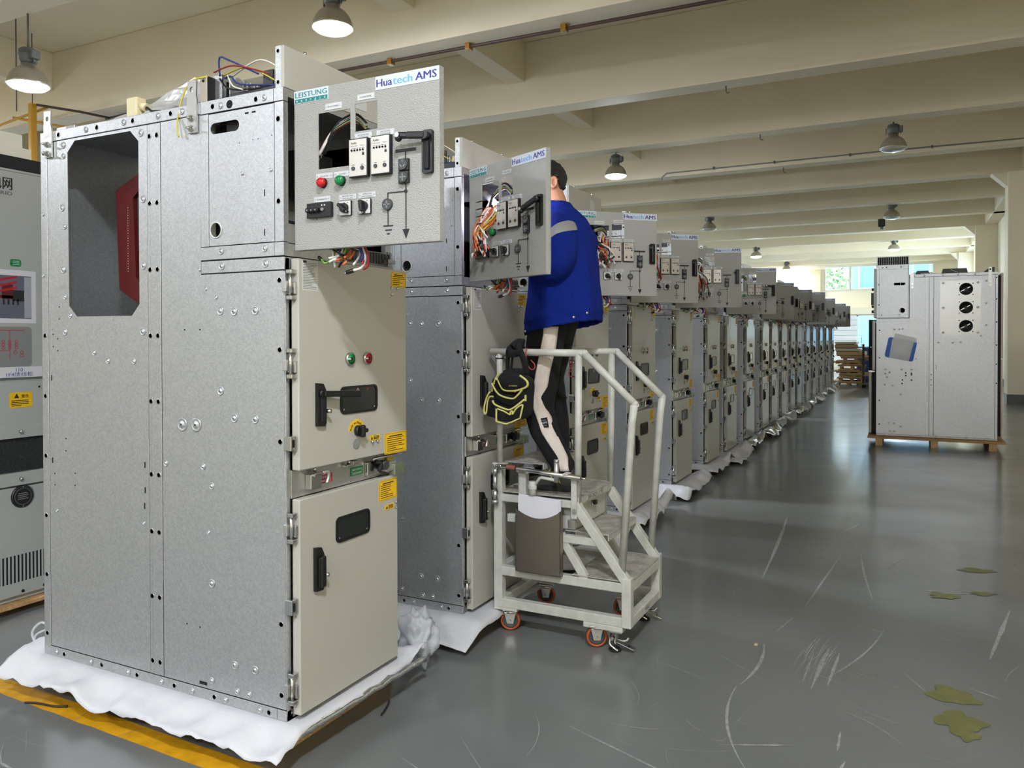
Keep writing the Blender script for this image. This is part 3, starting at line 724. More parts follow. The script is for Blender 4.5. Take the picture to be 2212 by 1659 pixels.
    b.box(-.30, -.06, .02, .05, 1.7, 2.2, BLACKM)
    for q in range(12): b.box(-.39, -.33, .06 + q * .045, .10 + q * .045, 1.76, 1.84, [GREY_M, WHITE, GREY_D][q % 3], .002)
    b.box(-.395, -.36, .05, .6, 1.86, 1.9, GREY_M); b.box(-.395, -.36, .05, .6, 1.68, 1.72, GREY_M)
    b.build('relay_equipment', root)
    b = MB()                                                                 # slotted trunking and bracket under the panel door
    for q in range(15): b.box(-.003, .012, .33 + q * .019, .342 + q * .019, 1.672, 1.715, GREY_D)
    b.box(-.004, .004, .32, .62, 1.664, 1.720, GREY_M); b.box(-.002, .05, .55, .60, 1.672, 1.69, STEEL, .003); b.box(.0, .012, .60, .625, 1.665, 1.725, STEEL, .002)
    b.build('slotted_trunking', root)
    # ---- tray on the roof and the upright fascia
    b = MB(); b.box(-.014, 0, .0, .6, HT, HT + .148, PAINT, .002); b.box(-.04, -.013, .0, .014, HT, HT + .148, GALV)
    hole(b, -.027, HT + .02, .006, .0); hole(b, -.027, HT + .13, .006, .0)
    for y in (.12, .45): b.cyl((-.01, y, HT + .148), (-.01, y, HT + .16), .006, STEEL, 8)
    b.box(.0, .0015, .40, .47, HT + .03, HT + .11, PLATE)
    b.build('top_fascia', root)
    b = MB()
    b.box(-.36, -.02, .09, .094, HT, HT + .05, GREY_D); b.box(-.36, -.02, .09, .5, HT, HT + .004, GALV)
    b.box(-.36, -.355, .09, .5, HT, HT + .10, GALV)
    for q in range(11):                                                      # slotted cable duct walls
        y = .12 + q * .036
        b.box(-.357, -.35, y, y + .02, HT + .10, HT + .12, GALV); b.box(-.15, -.145, y, y + .02, HT, HT + .09, GALV)
        b.box(-.30, -.295, y, y + .024, HT, HT + .09, GALV)
    for x_, y0_, y1_, h_ in ((-.405, .10, .52, .135), (-.165, .12, .52, .125)):
        b.box(x_ - .045, x_ - .004, y0_ + .01, y1_, HT + .002, HT + h_ - .01, BLACKM)
        b.box(x_ - .002, x_, y0_, y1_, HT, HT + .028, GALV); b.box(x_ - .002, x_, y0_, y1_, HT + h_ - .022, HT + h_, GALV); b.box(x_ - .05, x_, y0_, y0_ + .003, HT, HT + h_, GALV if x_ < -.3 else GREY_D)
        for q in range(12): yq = y0_ + q * (y1_ - y0_) / 12; b.box(x_ - .002, x_, yq, yq + .018, HT + .028, HT + h_ - .022, GALV)
    b.build('terminal_tray', root)
    b = MB(); b.box(-.475, -.445, .06, .065, HT + .0, HT + .125, GALV); b.box(-.475, -.445, .06, .30, HT + .0, HT + .125, BLACKM, .002); b.box(-.478, -.442, .056, .06, HT, HT + .127, COPPER, .002)
    for z in (.02, .105): b.lathe([(.006, 0), (.006, .0006)], (0, 0, 0), DARK, 10, M=frame((-.46, .0555, HT + z), (1, 0, 0), (0, 0, 1)))
    b.build('terminal_block', root)
    b = MB()
    H_ = HT
    for pts, r, c in (([(-.42, .1, H_ + .13), (-.40, .08, H_ + .19), (-.34, .07, H_ + .17), (-.20, .08, H_ + .10)], .0035, 4), ([(-.42, .12, H_ + .125), (-.36, .10, H_ + .12), (-.28, .07, H_ + .07), (-.1, .1, H_ + .05)], .0035, 4),
                      ([(-.43, .08, H_ + .14), (-.3, .06, H_ + .14), (-.16, .1, H_ + .10)], .003, 2), ([(-.4, .1, H_ + .13), (-.25, .08, H_ + .13), (-.12, .12, H_ + .06)], .003, 6), ([(-.42, .1, H_ + .12), (-.33, .08, H_ + .06), (-.12, .1, H_ + .05)], .0035, 5),
                      ([(-.35, .1, H_ + .12), (-.2, .09, H_ + .155), (-.1, .12, H_ + .10)], .003, 1), ([(-.44, .06, H_ + .12), (-.50, .03, H_ + .10), (-.53, .01, H_ + .02), (-.525, -.012, H_ - .07), (-.515, -.014, H_ - .12)], .0032, 6), ([(-.38, .1, H_ + .13), (-.32, .07, H_ + .07), (-.26, .06, H_ + .045)], .0032, 1)):
        b.tube(spline(pts, 6), r, WIREC[c], 6)
    b.box(-.12, -.09, .10, .13, H_ + .055, H_ + .085, mat('cream_connector', (226, 214, 172), .5), .003)
    b.build('loose_wires', root)
    # ---- lifting lugs
    for x0 in (-1.342, -.470):
        b = MB()
        prof = [(x0, 2.138), (x0 + .05, 2.138), (x0 + .05, 2.262), (x0 + .046, 2.276), (x0 + .048, 2.334), (x0 + .002, 2.336), (x0, 2.276), (x0 - .002, 2.268)]
        b.plate(prof, [circle(x0 + .024, 2.302, .0105, 16)], .007, ZINC, sideM(.012))
        l = b.build('lifting_lug', root)
        for z in (2.193, 2.154):
            b = MB(); b.lathe([(.013, 0), (.013, .003)], (0, 0, 0), STEEL, 16, M=frame((x0 + .02, -.012, z), (1, 0, 0), (0, 0, 1)))
            b.lathe([(.0095, .003), (.0095, .010)], (0, 0, 0), STEEL, 6, M=frame((x0 + .02, -.012, z), (1, 0, 0), (0, 0, 1)), smooth=False); b.cyl((x0 + .02, -.02, z), (x0 + .02, -.034, z), .005, STEEL, 8)
            b.build('bolt', l)
    # ---- busbar seen through the opening
    b = MB()
    cl = [(-.975, 2.215 - .14 + .02), (-1.06, 2.13 - .14), (-1.045, 1.735 - .14), (-.93, 1.675 - .14 - .0)]
    zoff = .14
    path_o = [(-.96, 2.088), (-1.141, 2.013), (-1.121, 1.579), (-.90, 1.461)]
    path_i = [(-.955, 2.03), (-1.03, 1.972), (-1.013, 1.626), (-.90, 1.545)]
    for (oa, ia), (ob, ib) in zip(list(zip(path_o, path_i))[:-1], list(zip(path_o, path_i))[1:]):
        y0, y1 = .18, .20
        A = [(oa[0], y0, oa[1]), (ob[0], y0, ob[1]), (ib[0], y0, ib[1]), (ia[0], y0, ia[1])]; B = [(p[0], y1, p[2]) for p in A]
        b.face(A, BUSRED); b.face(B[::-1], BUSRED)
        for k in range(4): b.face([A[k], B[k], B[(k + 1) % 4], A[(k + 1) % 4]], BUSRED)
    b.bar((-.965, .19, 2.056), (-.80, .19, 2.13), .06, .018, COPPER, up=(0, -1, 0))
    b.bar((-.905, .19, 1.503), (-.70, .19, 1.40), .08, .019, BUSRED, up=(0, -1, 0))
    for q in range(26): b.box(-1.064, -1.0615, .1792, .18, 1.93 - q * .011, 1.9345 - q * .011 - (q % 3) * .001, STRIPE)
    b.build('busbar', root)
    # ---- front plate between the doors
    b = MB()
    b.box(-.006, .004, .022, .63, .79, .892, ZINC, .002)
    b.build('latch_plate', root)
    for n_, y0, y1, m_, txt in (('operation_sign', .158, .243, REDL, ('CIRCUIT BREAKER', 'OPERATION POINT')), ('operation_sign', .352, .432, GRNL, ('EARTH SWITCH', 'OPERATION POINT'))):
        b = MB(); b.box(.004, .006, y0, y1, .818, .852, m_, .001)
        for q, tx in enumerate(txt): b.text(tx, .012, SIGNW, (.0062, (y0 + y1) / 2, .837 - q * .014), (0, 1, 0), (0, 0, 1), 'c', .02, .0003, (y1 - y0) * .78)
        for y in (y0 + .006, y1 - .006): b.lathe([(.003, 0), (.003, .001)], (0, 0, 0), STEEL, 8, M=frame((.006, y, .835), (0, 1, 0), (0, 0, 1)))
        b.build(n_, root)
    b = MB(); b.box(.004, .034, .092, .152, .812, .868, STEEL, .004); b.box(.030, .044, .10, .15, .858, .872, STEEL, .003); b.tube(spline([(.036, .150, .866), (.042, .172, .868), (.042, .178, .85), (.04, .17, .826)], 5), .008, ZINC, 8); b.cyl((.02, .128, .872), (.02, .128, .892), .006, STEEL, 8)
    b.build('latch', root)
    b = MB()
    b.box(.004, .022, .442, .52, .806, .862, STEEL, .004); b.box(.004, .05, .53, .60, .812, .850, ZINC, .004); b.box(.03, .06, .575, .645, .792, .838, mat('worn_green_steel', (150, 160, 138), .4, .8), .003)
    b.tube(spline([(.03, .46, .872), (.05, .50, .878), (.05, .56, .876), (.04, .66, .872)], 5), .006, STEEL, 7); b.cyl((.02, .53, .84), (.05, .53, .84), .02, GREY_D, 12); b.box(.006, .014, .585, .63, .85, .892, YEL, .001)
    b.tube(spline([(.03, .48, .86), (.045, .50, .85), (.04, .49, .82)], 5), .009, BLACKM, 7)
    b.build('earthing_latch', root)
    b = MB(); b.box(.004, .03, .30, .35, .862, .872, STEEL, .003); b.cyl((.02, .325, .872), (.02, .325, .889), .006, STEEL, 8); b.box(.01, .03, .34, .37, .868, .884, STEEL, .003)
    b.build('latch', root)
    # ---- hinges
    for z0, z1, kind in ((1.499, 1.607, 0), (1.221, 1.328, 0), (.966, 1.018, 1), (.637, .745, 0), (.386, .440, 1), (.064, .176, 0)):
        b = MB()
        if kind == 0:
            b.box(.0, .036, .010, .0225, z0 + .02, z1 - .045, STEEL, .002); b.box(-.004, .014, -.012, .016, z0 + .028, z1 - .04, ZINC, .002)
            b.cyl((.020, .004, z0 + .01), (.020, .004, z1 - .008), .006, STEEL, 10)
            for z in (z0, z1 - .016): b.box(.008, .034, -.006, .024, z, z + .016, STEEL, .003)
        else:
            b.box(.0, .034, -.012, .018, z0, z1, STEEL, .003); b.box(.006, .036, -.004, .010, z0 + .012, z1 - .012, DARK); b.box(.012, .037, .004, .009, z0 + .004, z1 - .004, STEEL)
        b.build('hinge', root)
    # ---- upper and lower doors
    FM = lambda lift=0.0: frame((.042 + lift, 0, 0), (0, 1, 0), (0, 0, 1))
    def label(par, y0, y1, z0, z1, lines, head=True, name='warning_label'):
        b = MB(); b.plate(rrect(y0, y1, z0, z1, .004, 2), [], .001, YEL, FM(.0012))
        e = .0016; w = y1 - y0; h = z1 - z0
        for s_ in ((y0 + .003, y1 - .003, z1 - .004, z1 - .003), (y0 + .003, y1 - .003, z0 + .003, z0 + .004), (y0 + .003, y0 + .004, z0 + .003, z1 - .003), (y1 - .004, y1 - .003, z0 + .003, z1 - .003)): b.box(.0432, .0435, s_[0], s_[1], s_[2], s_[3], INK)
        rr = random.Random(int(y0 * 1000 + z0 * 999))
        for q in range(lines):
            zz = z1 - h * (.14 + .80 * q / lines); hh = .0042 if q == 0 and head else .0026
            b.box(.0432, .0436, y0 + w * (.10 if q else .2), y0 + w * ((.8 if q == 0 else rr.uniform(.5, .92))), zz - hh, zz, INK)
        return b.build(name, par)
    def small_label(par, y0, y1, z0, z1):
        b = MB(); b.plate(rrect(y0, y1, z0, z1, .003, 2), [], .001, YEL, FM(.0012))
        b.plate([(y0 + .006, z0 + .004), (y0 + .020, z0 + .004), (y0 + .013, z1 - .004)], [], .0003, INK, FM(.0016))
        for q in range(3): b.box(.0432, .0436, y0 + .024, y1 - .006, z0 + .004 + q * .005, z0 + .007 + q * .005, INK)
        return b.build('warning_label', par)
    def handle(par, y0, z0, z1, opened):
        b = MB(); b.plate([(y0, z0), (y0 + .038, z0 - .004), (y0 + .045, z0 + .01), (y0 + .045, z1 - .028), (y0 + .030, z1), (y0, z1 + .004)], [], .014, BLACK, FM(.014))
        b.box(.052, .062, y0 + .014, y0 + .040, z0 + .012, z1 - .035, BLACKM, .004)
        if opened:
            b.bar((.062, y0 + .022, z1 - .036), (.076, y0 + .105, z1 - .040), .020, .022, BLACK, bev=.004); b.bar((.076, y0 + .10, z1 - .040), (.080, y0 + .205, z1 - .046), .016, .027, BLACK, bev=.006)
            b.cyl((.05, y0 + .022, z1 - .036), (.066, y0 + .022, z1 - .036), .016, BLACK, 14)
        else:
            b.box(.056, .072, y0 + .015, y0 + .041, z0 + .010, z1 - .03, BLACK, .007)
        b.cyl((.056, y0 + .043, z0 + .052), (.074, y0 + .050, z0 + .052), .0075, STEEL, 10)
        return b.build('handle', par)
    def window(par, y0, y1, z0, z1):
        b = MB(); b.plate(rrect(y0, y1, z0, z1, .022, 5), [rrect(y0 + .009, y1 - .009, z0 + .008, z1 - .008, .016, 5)], .004, BLACK, FM(.004))
        w = b.build('window_frame', par)
        b = MB(); b.plate(rrect(y0 + .008, y1 - .008, z0 + .007, z1 - .007, .017, 5), [], .003, GLASSD, FM(.0012))
        for y, z in ((y0 + .02, z0 + .018), (y1 - .02, z0 + .018)): b.lathe([(.004, 0), (.004, .0015)], (0, 0, 0), STEEL, 8, M=FM(.0012) @ Matrix.Translation((y, z, 0)))
        b.build('pane', w)
    ud = None
    b = MB(); b.box(.006, .042, .022, .648, .893, 1.647, PAINT, .004); ud = b.build('upper_door', root)
    b = MB(); b.box(.042, .0428, .040, .119, 1.534, 1.645, mat('notice_paper', (200, 200, 192), .6))
    rr = random.Random(2)
    for q in range(17): b.box(.0428, .0431, .045, .045 + .07 * rr.uniform(.6, 1), 1.540 + .055 * 0 + q * .0057, 1.5425 + q * .0057, GREY_M)
    b.box(.0428, .0431, .045, .062, 1.634, 1.641, INK)
    b.build('notice_sheet', ud)
    label(ud, .546, .646, 1.576, 1.636, 6)
    label(ud, .5, .647, .888, .974, 8)
    small_label(ud, .406, .47, .956, .976)
    b = MB()
    for y, z in ((.549, 1.570), (.586, 1.569), (.548, 1.544), (.422, .951), (.453, .950)): b.lathe([(.006, 0), (.006, .004), (.003, .009)], (0, 0, 0), STEEL, 8, M=FM() @ Matrix.Translation((y, z, 0)))
    b.build('studs', ud)
    for nm, y, m_ in (('green_plug', .291, GRNL), ('red_plug', .393, REDL)):
        b = MB(); b.lathe([(.025, 0), (.025, .008), (.021, .010)], (0, 0, 0), STEEL, 22, M=FM() @ Matrix.Translation((y, 1.284, 0)))
        b.lathe([(.0205, .0102), (.006, .0112)], (0, 0, 0), m_, 20, M=FM() @ Matrix.Translation((y, 1.284, 0))); b.lathe([(.007, .0112), (.006, .0118)], (0, 0, 0), DARK, 10, M=FM() @ Matrix.Translation((y, 1.284, 0)))
        b.box(.05, .060, y - .026, y - .010, 1.281, 1.287, WHITE, .002)
        b.build(nm, ud)
    handle(ud, .103, 1.045, 1.197, False)
    window(ud, .235, .454, 1.074, 1.180)
    b = MB(); b.plate([(.394, 1.160), (.402, 1.175), (.386 , 1.160)], [], .0004, REDL, FM(.0022)); b.plate([(.325, 1.155), (.345, 1.155), (.335, 1.175)], [], .0004, mat('label_pink', (214, 150, 140), .5), FM(.0022)); b.box(.0440, .0444, .333, .337, 1.159, 1.168, INK); b.build('warning_triangle', ud)
    b = MB()                                                                   # Rack out / Rack in arc and its knob
    arc = [(.329 + .048 * math.cos(math.radians(a)), 1.005 + .044 * math.sin(math.radians(a))) for a in range(0, 181, 12)] + [(.329 + .024 * math.cos(math.radians(a)), 1.005 + .021 * math.sin(math.radians(a))) for a in range(180, -1, -12)]
    b.plate(arc, [], .0008, YEL, FM(.001))
    for word, a0 in (('Rack out', 168), ('Rack in', 78)):
        for q, ch in enumerate(word):
            a = math.radians(a0 - q * 10.5)
            if ch == ' ': continue
            b.text(ch, .013, INK, (.0432, .329 + .031 * math.cos(a), 1.005 + .028 * math.sin(a)), (0, math.sin(a), -math.cos(a)), (0, math.cos(a), math.sin(a)), 'c', .02, .0002)
    b.build('rack_dial', ud)
    b = MB(); b.lathe([(.022, 0), (.022, .012), (.019, .016)], (0, 0, 0), BLACK, 20, M=FM() @ Matrix.Translation((.336, 1.004, 0))); b.box(.056, .078, .327, .345, .980, 1.028, BLACK, .006); b.lathe([(.008, .015), (.008, .036)], (0, 0, 0), BLACKM, 10, M=FM() @ Matrix.Translation((.350, 1.006, 0)))
    b.build('rack_knob', ud)
    b = MB(); b.lathe([(.020, 0), (.020, .0025), (.018, .003)], (0, 0, 0), GREY_M, 22, M=FM() @ Matrix.Translation((.326, .954, 0))); b.build('cover_disc', ud)
    b = MB(); b.box(.006, .042, .022, .618, .02, .790, PAINT, .004); ld = b.build('lower_door', root)
    label(ld, .487, .612, .695, .778, 8)
    small_label(ld, .527, .590, .653, .674)
    b = MB()
    for z in (.674, .652): b.lathe([(.006, 0), (.006, .004), (.003, .009)], (0, 0, 0), STEEL, 8, M=FM() @ Matrix.Translation((.604, z, 0)))
    b.build('studs', ld)
    handle(ld, .092, .445, .600, False)
    window(ld, .216, .425, .588, .686)
    # ---- instrument door (hinged at x=.035, y=.01; built in the closed-at-90-degrees pose: u along local +x, face towards local -y)
    dr = bpy.data.objects.new('instrument_door', None)
    LM = lambda lift=0.0: frame((0, -lift, 0), (1, 0, 0), (0, 0, 1))
    b = MB()
    op1 = [(.108, .275), (.247, .275), (.247, .467), (.108, .467)]; op2 = [(.267, .386), (.359, .386), (.359, .479), (.267, .479)]
    b.plate([(.002, .002), (.598, .002), (.598, .556), (.002, .556)], [op1, op2], .003, LVPAINT, LM(0))
    for a in ((0, .003, .002, .556), (.597, .600, .002, .556), (0, .6, .0, .003), (0, .6, .555, .558)): b.box(a[0], a[1], 0.0005, .028, a[2], a[3], LVPAINT, .001)
    for a in ((0, .02, .0, .558), (.58, .6, .0, .558), (0, .6, 0, .02), (0, .6, .538, .558)): b.box(a[0], a[1], .026, .028, a[2], a[3], LVPAINT)
    dr = b.build('instrument_door', root)
    dr.location = (.035, .012, 1.672)
    def P(u, v, l=0.0): return (u, -l, v)
    X_, Z_ = (1, 0, 0), (0, 0, 1)
    b = MB(); b.box(.352, .600, -.0012, 0, .512, .556, SIGNW)
    wHua = .10
    b.text('Hua', .036, NAVY, P(.357, .5215, .0013), X_, Z_, 'l', .02, .0002, .062)
    b.text('tech', .036, SKYB, P(.4225, .5215, .0013), X_, Z_, 'l', .02, .0002, .076)
    b.text('AMS', .036, NAVY, P(.511, .5215, .0013), X_, Z_, 'l', .022, .0002, .080)
    b.build('logo_sign', dr)
    b = MB(); b.box(.001, .153, -.0012, 0, .513, .557, SIGNW); b.box(.004, .150, -.0014, -.0012, .5145, .5285, TEAL)
    b.text('LEISTUNG', .026, TEAL, P(.077, .533, .0013), X_, Z_, 'c', .022, .0002, .140)
    for q, ch in enumerate('energie'): b.text(ch, .014, SIGNW, P(.015 + q * .0205, .518, .0015), X_, Z_, 'c', .02, .0002)
    b.build('logo_sign', dr)
    for (u0, u1, v0, v1, tx) in ((.140, .212, .474, .495, ('PROTECTION RELAY',)), (.278, .348, .488, .507, ('POWER METER',)), (.266, .337, .358, .378, ('TRUCK MOTOR', 'CONTROLLER')), (.356, .427, .360, .379, ('ESW MOTOR', 'CONTROLLER')),
                             (.099, .170, .241, .259, ('CB CLOSE',)), (.178, .249, .241, .259, ('CB OPEN',)), (.089, .160, .162, .180, ('VOLTAGE INDICATOR',)), (.199, .270, .161, .178, ('MODE SELECTION', 'SWITCH-SS01')), (.281, .351, .161, .179, ('OPERATION', 'SWITCH-SS02'))):
        b = MB(); b.box(u0, u1, -.0016, 0, v0, v1, PLATE)
        for q, t_ in enumerate(tx): b.text(t_, .0072, GREY_D, P((u0 + u1) / 2, (v0 + v1) / 2 - .003 + (.004 if len(tx) == 2 else 0) - q * .008, .0017), X_, Z_, 'c', .01, .0002, min(.046, .0042 * len(t_)), res=1)
        for u in (u0 + .006, u1 - .006): b.lathe([(.0025, 0), (.0022, .0012)], (0, 0, 0), STEEL, 8, M=LM(.0016) @ Matrix.Translation((u, (v0 + v1) / 2, 0)))
        b.build('nameplate', dr)
    for u0 in (.254, .345):
        b = MB(); b.box(u0 - .001, u0 + .076, -.017, 0, .229, .358, BLACK, .002)
        c = b.build('motor_controller', dr)
    # controller fascias are the same for both: one mesh in each controller's own object
    for c, u0 in zip([k_ for k_ in kids(dr) if k_.name.startswith('motor_controller')], (.254, .345)):
        mb = MB(); mb.bm.from_mesh(c.data); mb.mats = list(c.data.materials)
        mb.box(u0 + .001, u0 + .073, -.0185, -.0169, .232, .355, ALUC, .0015)
        L_ = .0187
        mb.text('Radio', .0105, INK, P(u0 + .010, .339, L_), X_, Z_, 'l', .01, .0002); mb.text('DCMot Controller', .005, INK, P(u0 + .008, .331, L_), X_, Z_, 'l', .0, .0002, .03, res=1); mb.text('TDKS-3G', .005, INK, P(u0 + .048, .331, L_), X_, Z_, 'l', .0, .0002, .016, res=1)
        for q in range(5): mb.lathe([(.0036, 0), (.0034, .002)], (0, 0, 0), DARK, 10, M=LM(.0185) @ Matrix.Translation((u0 + .013 + q * .0115, .318, 0))); mb.box(u0 + .009 + q * .0115, u0 + .017 + q * .0115, -.0188, -.0185, .3235, .3250, INK)
        mb.box(u0 + .056, u0 + .064, -.0195, -.0185, .300, .308, INK); mb.box(u0 + .056, u0 + .063, -.0188, -.0185, .311, .3125, INK)
        for uu in (.019, .056): mb.lathe([(.0072, 0), (.0066, .003)], (0, 0, 0), GREY_D, 14, M=LM(.0185) @ Matrix.Translation((u0 + uu, .258, 0))); mb.box(u0 + uu - .006, u0 + uu + .006, -.0188, -.0185, .269, .2705, INK)
        c.data.materials.clear()
        for x in mb.mats: c.data.materials.append(x)
        mb.bm.to_mesh(c.data)
        mb.bm.free()
    for nm, u, m_, sh in (('red_indicator_light', .130, REDLAMP, 0), ('green_indicator_light', .210, GRNLAMP, 0)):
        b = MB(); M = LM(0) @ Matrix.Translation((u, .226, 0))
        b.lathe([(.0175, 0), (.0175, .006)], (0, 0, 0), BLACK, 20, M=M); b.lathe([(.0165, .006), (.0165, .018), (.014, .022), (.006, .0235)], (0, 0, 0), m_, 20, M=M); b.build(nm, dr)
    b = MB(); b.box(.066, .173, -.014, 0, .107, .158, BLACK, .002)
    for q in range(3): b.lathe([(.0085, 0), (.0085, .014), (.005, .0145)], (0, 0, 0), BLACKM, 14, M=LM(.014) @ Matrix.Translation((.080 + q * .018, .132, 0))); b.lathe([(.003, 0), (.003, .001)], (0, 0, 0), GREY_M, 8, M=LM(.0282) @ Matrix.Translation((.080 + q * .018, .132, 0))); b.lathe([(.002, 0), (.002, .001)], (0, 0, 0), DARK, 8, M=LM(.014) @ Matrix.Translation((.080 + q * .018, .151, 0)))
    b.lathe([(.0065, 0), (.0055, .006)], (0, 0, 0), GREY_M, 12, M=LM(.014) @ Matrix.Translation((.138, .133, 0)))
    for u in (.134, .146): b.lathe([(.003, 0), (.003, .001)], (0, 0, 0), WHITE, 8, M=LM(.014) @ Matrix.Translation((u, .148, 0)))
    b.build('voltage_indicator', dr)
    for u0, a in ((.205, -40), (.286, -80)):
        b = MB(); b.box(u0, u0 + .049, -.008, 0, .106, .156, BLACK, .002); b.box(u0 + .001, u0 + .048, -.010, -.008, .107, .155, WHITE, .002)
        M = LM(.010) @ Matrix.Translation((u0 + .024, .131, 0)) @ Matrix.Rotation(math.radians(a), 4, 'Z')
        b.lathe([(.017, 0), (.016, .010)], (0, 0, 0), BLACK, 18, M=M)
        b.box(-.019, .019, -.006, .006, .008, .024, BLACK, .003, M=M); b.box(.010, .026, -.005, .005, .004, .014, BLACK, .002, M=M); b.box(.012, .024, -.0012, .0012, .014, .0145, WHITE, M=M)
        for q in range(3): b.box(u0 + .006 + q * .014, u0 + .011 + q * .014, -.0104, -.010, .148, .150, INK)
        b.build('selector_switch', dr)
    b = MB(); l = .002; Ls = lambda u0, u1, v0, v1: b.box(u0, u1, -l, 0, v0, v1, INK)   # mimic diagram
    Ls(.432, .511, .297, .307); Ls(.4695, .4725, .27, .298); Ls(.4705, .4735, .045, .196); Ls(.400, .473, .1675, .1705); Ls(.3990, .4020, .145, .170); Ls(.3995, .4025, .061, .117); Ls(.383, .421, .0595, .0630); Ls(.390, .415, .0455, .0490); Ls(.397, .407, .0335, .0370)
    b.lathe([(.006, 0), (.006, .003)], (0, 0, 0), INK, 14, M=LM(0) @ Matrix.Translation((.472, .169, 0)))
    b.plate([(.459, .046), (.485, .046), (.472, .016)], [], .002, INK, LM(.002))
    b.box(.449, .488, -.012, 0, .2345, .273, BLACK, .002); b.box(.449, .488, -.012, 0, .1935, .233, BLACK, .002)
    for v in (.2535, .213): b.lathe([(.0175, 0), (.0165, .004)], (0, 0, 0), GREY_D, 20, M=LM(.012) @ Matrix.Translation((.4685, v, 0)))
    b.lathe([(.0195, 0), (.0185, .009)], (0, 0, 0), GREY_D, 20, M=LM(0) @ Matrix.Translation((.4005, .131, 0)))
    for (cu, cv, l2) in ((.4685, .213, .0162), (.4005, .131, .0092)):
        b.box(cu - .012, cu + .012, -l2 - .0006, -l2, cv - .002, cv + .002, GREY_M); b.box(cu - .002, cu + .002, -l2 - .0006, -l2, cv - .012, cv + .012, GREY_M)
    b.plate([(.4685 + .011 * math.cos(math.radians(a_)), .2555 + .011 * math.sin(math.radians(a_))) for a_ in range(190, 351, 20)] + [(.4685 + .007 * math.cos(math.radians(a_)), .2555 + .007 * math.sin(math.radians(a_))) for a_ in range(350, 189, -20)], [], .0005, GREY_M, LM(.0166))
    b.box(.4670, .4700, -.0166, -.016, .243, .249, GREY_M); b.box(.4670, .4700, -.0166, -.016, .262, .269, GREY_M)
    b.build('mimic_diagram', dr)
    def dhandle(opened):
        b = MB(); b.plate([(.542, .221), (.546, .218), (.577, .218), (.580, .222), (.580, .350), (.576, .355), (.550, .355), (.542, .347)], [], .014, BLACK, LM(.014))
        b.box(.551, .571, -.022, -.014, .228, .318, BLACKM, .004)
        if opened:
            dz_ = -.038 if opened == 2 else .008
            b.bar((.562, -.028, .334), (.50, -.034, .334 + dz_ * .62), .018, .022, BLACK, bev=.004); b.bar((.505, -.034, .334 + dz_ * .58), (.457, -.036, .334 + dz_), .02, .021, BLACK, bev=.006); b.cyl((.562, -.014, .334), (.562, -.034, .334), .013, BLACK, 14)
            b.cyl((.470, -.045, .334 + dz_ * .9), (.470, -.050, .334 + dz_ * .9), .0078, STEEL, 12); b.ball((.468, -.036, .326 + dz_ * .9), .012, BLACK)
        else:
            b.box(.549, .573, -.032, -.014, .224, .345, BLACK, .007); b.cyl((.545, -.03, .325), (.532, -.045, .325), .007, BLACK, 10)
        return b.build('handle', dr)
    dhandle(False)
    # wiring on the back of the panel door, hanging below its edge
    b = MB(); rr = random.Random(11)
    for q in range(9):
        r0 = rr.uniform(-.012, .012); c = WIREC[(5, 5, 1, 3, 5, 2, 5, 1, 5)[q]]
        b.tube(spline([(.075 + r0, .045 + rr.uniform(-.01, .01), .33 + r0), (.12 + r0, .05, .405 + r0), (.17, .055, .44 + r0), (.225, .06, .452 + r0), (.26, .07, .42 + r0)], 6), .006, c, 6)
    for q in range(16):
        c = WIREC[(0, 0, 1, 0, 1, 2, 1, 4, 0, 1, 6, 3, 1, 0, 5, 1)[q]]; u = .15 + rr.uniform(0, .13)
        b.tube(spline([(.10 + rr.uniform(-.02, .03), .05, .25), (u - .02, .055 + rr.uniform(0, .02), .10), (u + rr.uniform(-.02, .02), .05 + rr.uniform(-.015, .03), -.005), (u + rr.uniform(-.05, .05), .045 + rr.uniform(-.03, .03), -.05 + rr.uniform(-.015, .02))], 5), .0042, c, 5)
    b.tube(spline([(.16, .05, .05), (.13, .05, -.02), (.105, .04, -.045), (.085, .04, -.03)], 6), .004, WIREC[3], 6); b.tube([(.085, .04, -.03), (.072, .04, -.022)], .006, BLACK, 6)
    b.tube(spline([(.25, .05, .02), (.27, .05, -.03), (.255, .05, -.065), (.22, .045, -.075)], 6), .005, WIREC[1], 6); b.tube([(.222, .045, -.075), (.196, .04, -.082)], .008, BLACK, 6); b.tube([(.196, .04, -.082), (.186, .04, -.084)], .005, STEEL, 6)
    b.tube(spline([(.26, .05, .02), (.28, .05, -.03), (.278, .05, -.06), (.262, .048, -.072)], 6), .0045, WIREC[2], 6); b.tube(spline([(.23, .05, .03), (.26, .05, -.02), (.25, .05, -.045)], 6), .008, WIREC[4], 6)
    for u, z in ((.17, -.01), (.20, -.03), (.23, .0)): b.tube([(u - .025, .03, z + .01), (u, .03, z - .004), (u + .02, .035, z - .012)], .0035, BLACK, 5)
    b.box(.09, .24, .035, .09, .03, .09, GREY_D, .01)
    b.build('wire_harness', dr)
    return root, dr, (handle, dhandle, ud)
CAB, CAB_DOOR, (_handle, _dhandle, CAB_UD) = build_cabinet()
_h_ud = [o for o in kids(CAB_UD) if o.name.startswith('handle')][0]; _h_dr = [o for o in kids(CAB_DOOR) if o.name.startswith('handle')][0]
_tmp = _handle(CAB_UD, .103, 1.045, 1.197, True); MESH_UD_OPEN = _tmp.data; MESH_UD_SHUT = _h_ud.data; bpy.data.objects.remove(_tmp)
_tmp = _dhandle(2); MESH_DR_TILT = _tmp.data; bpy.data.objects.remove(_tmp)
_tmp = _dhandle(1); MESH_DR_OPEN = _tmp.data; MESH_DR_SHUT = _h_dr.data; bpy.data.objects.remove(_tmp)
MESH_UD_OPEN.use_fake_user = False
